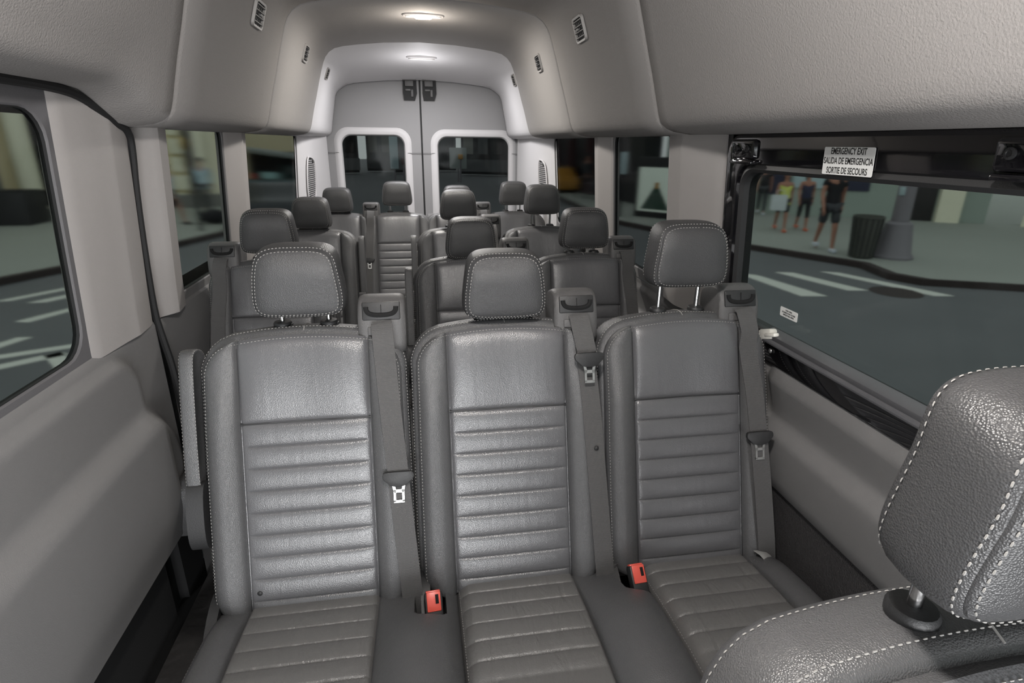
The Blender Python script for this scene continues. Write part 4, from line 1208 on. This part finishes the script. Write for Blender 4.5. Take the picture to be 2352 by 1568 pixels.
r_ = thing('bus_shelter', 'dark bus shelter with lit screens beyond the left rear side window', 'bus shelter', (-6.3, 26.0, ZR), radians(3))
q = MB(); q.rbox((0, .9, 1.0), (3.4, .08, 2.0), .01); q.build('back_panel', DARKB, r_)
for sx in (-1.65, 1.65):
    q = MB(); q.rbox((sx, 0, .95), (.10, .10, 1.9), .01); q.build('post', DARKB, r_)
q = MB(); q.rbox((0, .3, 1.98), (3.9, 2.2, .16), .04, RY(radians(7))); q.build('roof', AWNING, r_)
for a, z, w, h, m in ((-.12, .96, .66, .36, SCR_C), (-.82, .96, .26, .30, SCR_R), (.8, 1.0, .8, .9, CARG), (1.35, 1.3, .25, .5, STONE_D)):
    q = MB(); q.rbox((a, .84, z), (w, .05, h), .01); q.build('screen', m, r_)
q = MB(); q.rbox((.2, .4, .45), (1.6, .35, .06), .01); q.build('bench', METALG, r_)
r_ = thing('traffic_cone', 'red traffic cone on the left street before the bus', 'cone', (-5.75, 21.5, ZR)); q = MB(); q.lathe((0, 0, 0), [(.2, .05), (.05, .72), (.03, .74)], 14); q.build('cone', REDP, r_)
q = MB(); q.rbox((0, 0, .03), (.46, .46, .05), .01); q.build('base', CBLK, r_)

# ------------------------------------------------------------------ people
def skin_mesh(name, verts, edges, radii, m, parent, rootv=0, sub=1):
    me = bpy.data.meshes.new(name); me.from_pydata(verts, edges, [])
    o = link(name, me, parent); me.materials.append(m)
    s = o.modifiers.new('skin', 'SKIN'); s.use_smooth_shade = True; s.branch_smoothing = .5
    for i, r in enumerate(radii):
        sv = me.skin_vertices[0].data[i]; sv.radius = r if isinstance(r, tuple) else (r, r)
        sv.use_root = (i == rootv)
    q = o.modifiers.new('sub', 'SUBSURF'); q.levels = sub; q.render_levels = sub
    return o

def person(label, x, y, z, H, face, shirt, bottom, kind, shoes, stride=.25, arm=.18, hair='short', hold=None, sleeve=.5, legs='bare', lean=0.0, sit=False, hs=1.0):
    """walking figure; face = heading angle of the local -y axis"""
    r = thing('person', label, 'person', (x, y, z), face, 'walkers on the sidewalks'); k = H / 1.75
    V = []; E = []; R = []
    def v(p, rad, par=None):
        V.append(tuple(c * k for c in p)); R.append(tuple(q * k for q in rad) if isinstance(rad, tuple) else rad * k)
        if par is not None: E.append((par, len(V) - 1))
        return len(V) - 1
    pel = v((0, 0, .95), (.15, .105)); wst = v((0, -.005, 1.10), (.125, .09), pel); che = v((0, -.005, 1.30), (.155, .105), wst); nb = v((0, .005, 1.45), (.075, .07), che); nk = v((0, -.005, 1.52), (.052, .055), nb)
    jaw = v((0, -.025, 1.585), (.06, .07), nk); hd = v((0, -.005, 1.66), (.076, .092), jaw); tp = v((0, .005, 1.735), (.05, .06), hd)
    hands = []; knees = []; feet = []
    for s in (-1, 1):
        st = stride * s
        hip = v((.09 * s, 0, .90), .088, pel)
        kn = v((.095 * s, -st * .55 - .02, .50), .06, hip); ank = v((.09 * s, -st + (.10 if st < 0 else 0), .09 + (.05 if st < 0 else 0)), .038, kn)
        toe = v((.10 * s, -st - .13 + (.06 if st < 0 else 0), .035), (.038, .028), ank)
        knees.append((hip, kn, ank)); feet.append(ank)
        sh = v((.175 * s, 0, 1.42), .058, che)
        el = v((.225 * s, .04 + arm * s * .5, 1.14), .042, sh)
        bend = -.10 if hold != s else -.16
        wr = v((.235 * s, .02 + arm * s * 1.1 + bend, .90), .028, el)
        pm = v((.238 * s, .0 + arm * s * 1.15 + bend - .01, .83), (.020, .036), wr)
        for i, (fy, ln) in enumerate(((-.028, .070), (-.010, .080), (.010, .076), (.028, .060))):
            f1 = v((.236 * s, arm * s * 1.15 + bend - .01 + fy, .79), .0095, pm); v((.226 * s, arm * s * 1.15 + bend - .012 + fy, .79 - ln * .7), .008, f1)
        t1 = v((.230 * s, arm * s * 1.15 + bend - .055, .82), .0105, pm); v((.222 * s, arm * s * 1.15 + bend - .068, .785), .009, t1)
        hands.append(pm)
    body = skin_mesh('body', V, E, R, SKINM, r, pel)
    face_ = MB()
    c = Vector(V[hd])
    face_.ball(c + Vector((0, -.092, -.012)) * k, .013 * k, 8, 0, (.8, 1.2, 1.5))
    for s in (-1, 1):
        face_.ball(c + Vector((.078 * s, 0, -.01)) * k, .02 * k, 8, 0, (.5, 1, 1.6))
    face_.build('nose_and_ears', SKINM, r)
    eyes = MB()
    for s in (-1, 1): eyes.ball(c + Vector((.03 * s, -.083, .01)) * k, .010 * k, 8)
    eyes.build('eyes', HAIRM, r)
    mo = MB(); mo.rbox(c + Vector((0, -.088, -.055)) * k, (.04 * k, .01 * k, .009 * k), .003 * k); mo.build('mouth', REDDARK, r)
    hr = MB(); hr.ball(c + Vector((0, .018, .03)) * k, .098 * k, 16, 0, (.92, 1.02, .95))
    if hair == 'long':
        hr.tube([c + Vector((0, .06, .03)) * k, c + Vector((0, .085, -.08)) * k, c + Vector((0, .09, -.24)) * k], [.085 * k, .085 * k, .05 * k], 12)
    hr.build('hair', HAIRM, r)
    # shirt
    sv = [V[pel], V[wst], V[che], V[nb], (0, 0, .84 * k)]; se = [(0, 1), (1, 2), (2, 3), (4, 0)]; sr = [tuple(q + .024 * k for q in R[i]) for i in (pel, wst, che)] + [(.085 * k, .08 * k), (.19 * k, .14 * k)]
    for s_i, s in enumerate((-1, 1)):
        sh = [i for i in range(len(V)) if abs(V[i][2] - 1.42 * k) < 1e-6][s_i]; a = Vector(V[sh]); b = Vector(V[sh + 1])
        sv.append(tuple(a)); se.append((2, len(sv) - 1)); sr.append(.074 * k)
        if sleeve > 0:
            sv.append(tuple(a.lerp(b, min(1, sleeve)))); se.append((len(sv) - 2, len(sv) - 1)); sr.append(.06 * k)
            if sleeve > 1:
                wr = Vector(V[sh + 2]); sv.append(tuple(b.lerp(wr, .9))); se.append((len(sv) - 2, len(sv) - 1)); sr.append(.042 * k)
    skin_mesh('shirt', sv, se, sr, shirt, r, 0)
    if kind == 'skirt':
        q = MB(); q.loft([[(a * cos(2 * pi * i / 24), b * sin(2 * pi * i / 24), zz * k) for i in range(24)] for a, b, zz in ((.15 * k, .12 * k, 1.05), (.185 * k, .15 * k, .92), (.19 * k, .17 * k, .56), (.17 * k, .15 * k, .56))], True, True, True); q.build('skirt', bottom, r)
    else:
        pv = [V[pel]]; pe = []; pr_ = [tuple(q + .012 * k for q in R[pel])]
        f = {'shorts': .92, 'capri': 1.35, 'trousers': 1.95}[kind]
        for hip, kn, ank in knees:
            pv.append(V[hip]); pe.append((0, len(pv) - 1)); pr_.append((.105 if kind == 'shorts' else .096) * k)
            t = min(1, f); pv.append(tuple(Vector(V[hip]).lerp(Vector(V[kn]), t))); pe.append((len(pv) - 2, len(pv) - 1)); pr_.append((.095 if kind == 'shorts' else .07) * k)
            if f > 1: pv.append(tuple(Vector(V[kn]).lerp(Vector(V[ank]), f - 1))); pe.append((len(pv) - 2, len(pv) - 1)); pr_.append(.055 * k)
        skin_mesh(kind, pv, pe, pr_, bottom, r, 0)
    for a in feet:
        q = MB(); c2 = Vector(V[a]); q.rbox(c2 + Vector((0, -.06, -.045)) * k, (.095 * k, .26 * k, .085 * k), .03 * k); q.build('shoe', shoes, r)
    return r, [Vector(p) * 1.0 for p in (V[hands[0]], V[hands[1]])]

FWD = radians(0)
def toward(x, y): return math.atan2(-(0 - x), (0 - y)) - 0 + pi if False else math.atan2(y - 0, x - 0) - pi / 2
r_, hd = person('man in black tee and shorts walking on the right sidewalk, tallest figure there', 9.43, 11.84, ZW, 2.0, radians(-20), CBLK, CGRY, 'shorts', SHOEW, stride=.20)
r_, hd = person('woman in yellow top carrying a white bag on the right sidewalk', 10.31, 14.9, ZW, 1.66, radians(-25), CYEL, CBLK, 'shorts', SHOEO, hair='long', sleeve=0, hold=-1)
b_ = thing('shopping_bag', 'white shopping bag carried by the woman in the yellow top', 'bag', r_.location + Vector((-.30, -.22, .62)), radians(-25))
q = MB(); q.loft([[(-.20 * s, -.09 * s, z), (.20 * s, -.09 * s, z), (.20 * s, .09 * s, z), (-.20 * s, .09 * s, z)] for z, s in ((0, .92), (.02, 1), (.36, 1.0), (.42, .97))], True, True, False); q.build('bag_body', CWHT, b_)
q = MB(); q.tube(chaikin([(-.1, -.09, .4), (-.1, -.05, .56), (.1, -.05, .56), (.1, -.09, .4)], 2, False), .008, 6); q.build('handle', CWHT, b_)
person('woman in navy top and dark capris between the other walkers on the right', 11.07, 15.0, ZW, 1.68, radians(-22), CNAVY, CBLK, 'capri', SHOEO, hair='long', sleeve=0, stride=.15)
person('man in dark clothes with white shoes farthest back on the right sidewalk', 12.15, 18.8, ZW, 1.80, radians(-30), CBLK, CGRY, 'trousers', SHOEW, stride=.12)
person('person in dark trousers half hidden behind the exit window frame', 11.05, 18.1, ZW, 1.72, radians(-30), CGRY, CBLK, 'trousers', CBLK, stride=.28)
person('woman in white blouse and black skirt walking on the left sidewalk', -7.05, 17.7, ZW, 1.68, radians(70), CWHT, CBLK, 'skirt', CBLK, hair='long', sleeve=1.5, stride=.26)
person('man in pale blue shirt and dark trousers walking on the left sidewalk', -7.0, 20.3, ZW, 1.78, radians(10), CBLU, CGRY, 'trousers', CBLK, sleeve=1.5, stride=.15)
# cyclist far behind on the right
r_, hd = person('cyclist in grey leaning over a bicycle far off on the right', 7.5, 25.2, ZR + .28, 1.74, radians(20), CGRY, CBLK, 'trousers', CBLK, stride=.22, sleeve=1.5)
b_ = thing('bicycle', 'dark bicycle under the cyclist far off on the right', 'bicycle', (7.5, 25.2, ZR), radians(20))
for sy in (-.52, .52):
    q = MB(); q.tube([(0, sy + .33 * cos(2 * pi * i / 24), .34 + .33 * sin(2 * pi * i / 24)) for i in range(25)], .02, 6); q.build('wheel', CBLK, b_)
q = MB()
for a, c in (((0, .52, .34), (0, .15, .85)), ((0, .52, .34), (0, 0, .32)), ((0, 0, .32), (0, .15, .85)), ((0, 0, .32), (0, -.40, .85)), ((0, .15, .8), (0, -.38, .8)), ((0, -.52, .34), (0, -.38, .95))): q.tube([a, c], .018, 6)
q.build('frame', METALG, b_)
q = MB(); q.tube([(-.25, -.40, .98), (.25, -.40, .98)], .014, 6); q.build('handlebar', CBLK, b_)
q = MB(); q.rbox((0, .16, .90), (.14, .24, .06), .02); q.build('saddle', CBLK, b_)

# ------------------------------------------------------------------ light
def area(name, loc, target, sx, sy, power, col=(1, 1, 1)):
    l = bpy.data.lights.new(name, 'AREA'); l.shape = 'RECTANGLE'; l.size = sx; l.size_y = sy; l.energy = power; l.color = col
    o = bpy.data.objects.new(name, l); COL.objects.link(o); o.location = loc
    d = Vector(target) - Vector(loc); o.rotation_euler = d.to_track_quat('-Z', 'Y').to_euler()
    return o
def point(name, loc, power, col, r):
    l = bpy.data.lights.new(name, 'POINT'); l.energy = power; l.color = col; l.shadow_soft_size = r
    o = bpy.data.objects.new(name, l); COL.objects.link(o); o.location = loc
    return o
area('windshield_daylight', (0, -1.15, 1.15), (0, 2.2, 1.0), 1.5, .5, 4, (.99, .99, 1))
area('low_front_fill', (.1, -1.2, .62), (.1, 2.0, .70), 1.5, .45, 52, (.99, .99, 1))  # added low light from the front, puts gloss on the seat leather
point('front_dome_light', (.0, .30, 1.92), 42, (1, .965, .93), .05)
area('rear_dome_light', (.012, 2.90, 1.965), (.012, 2.88, 1.0), .16, .06, 13, (1, .96, .90))
point('rear_dome_glow', (.012, 2.90, 1.90), 2.5, (1, .92, .82), .04)
area('rear_trim_fill', (.012, 3.93, 1.885), (0, 3.95, 1.0), .3, .1, 12, (1, .99, 1))  # added fill just under the unlit rear lamp, brightens the rear trim
point('rear_roof_fill', (.012, 3.90, 1.78), 2.2, (1, .99, 1), .06)  # added point in mid air, lightens the sloping rear roof

w = bpy.data.worlds.new('World'); SC.world = w; w.use_nodes = True
bg = w.node_tree.nodes['Background']; bg.inputs['Color'].default_value = (.84, .93, .95, 1); bg.inputs['Strength'].default_value = 1.3

# ------------------------------------------------------------------ camera
cam = bpy.data.cameras.new('Camera'); co = bpy.data.objects.new('Camera', cam); COL.objects.link(co); SC.camera = co
YAW, PIT, ROLL = .1651, .343, .0112
f = Vector((sin(YAW) * cos(PIT), cos(YAW) * cos(PIT), -sin(PIT))); r = Vector((cos(YAW), -sin(YAW), 0)); u = r.cross(f)
r2 = r * cos(ROLL) + u * sin(ROLL); u2 = -r * sin(ROLL) + u * cos(ROLL)
co.matrix_world = Matrix(((r2.x, u2.x, -f.x, -.045), (r2.y, u2.y, -f.y, 0), (r2.z, u2.z, -f.z, 1.45), (0, 0, 0, 1)))
cam.sensor_width = 36; cam.lens = 1273.8 / 2352 * 36; cam.clip_start = .02; cam.clip_end = 300

SC.view_settings.view_transform = 'Standard'; SC.view_settings.look = 'None'; SC.view_settings.exposure = 0.0; SC.view_settings.gamma = 1.0
SC.view_settings.use_curve_mapping = False
SC.cycles.max_bounces = 10; SC.cycles.diffuse_bounces = 5; SC.cycles.transmission_bounces = 8; SC.cycles.transparent_max_bounces = 8
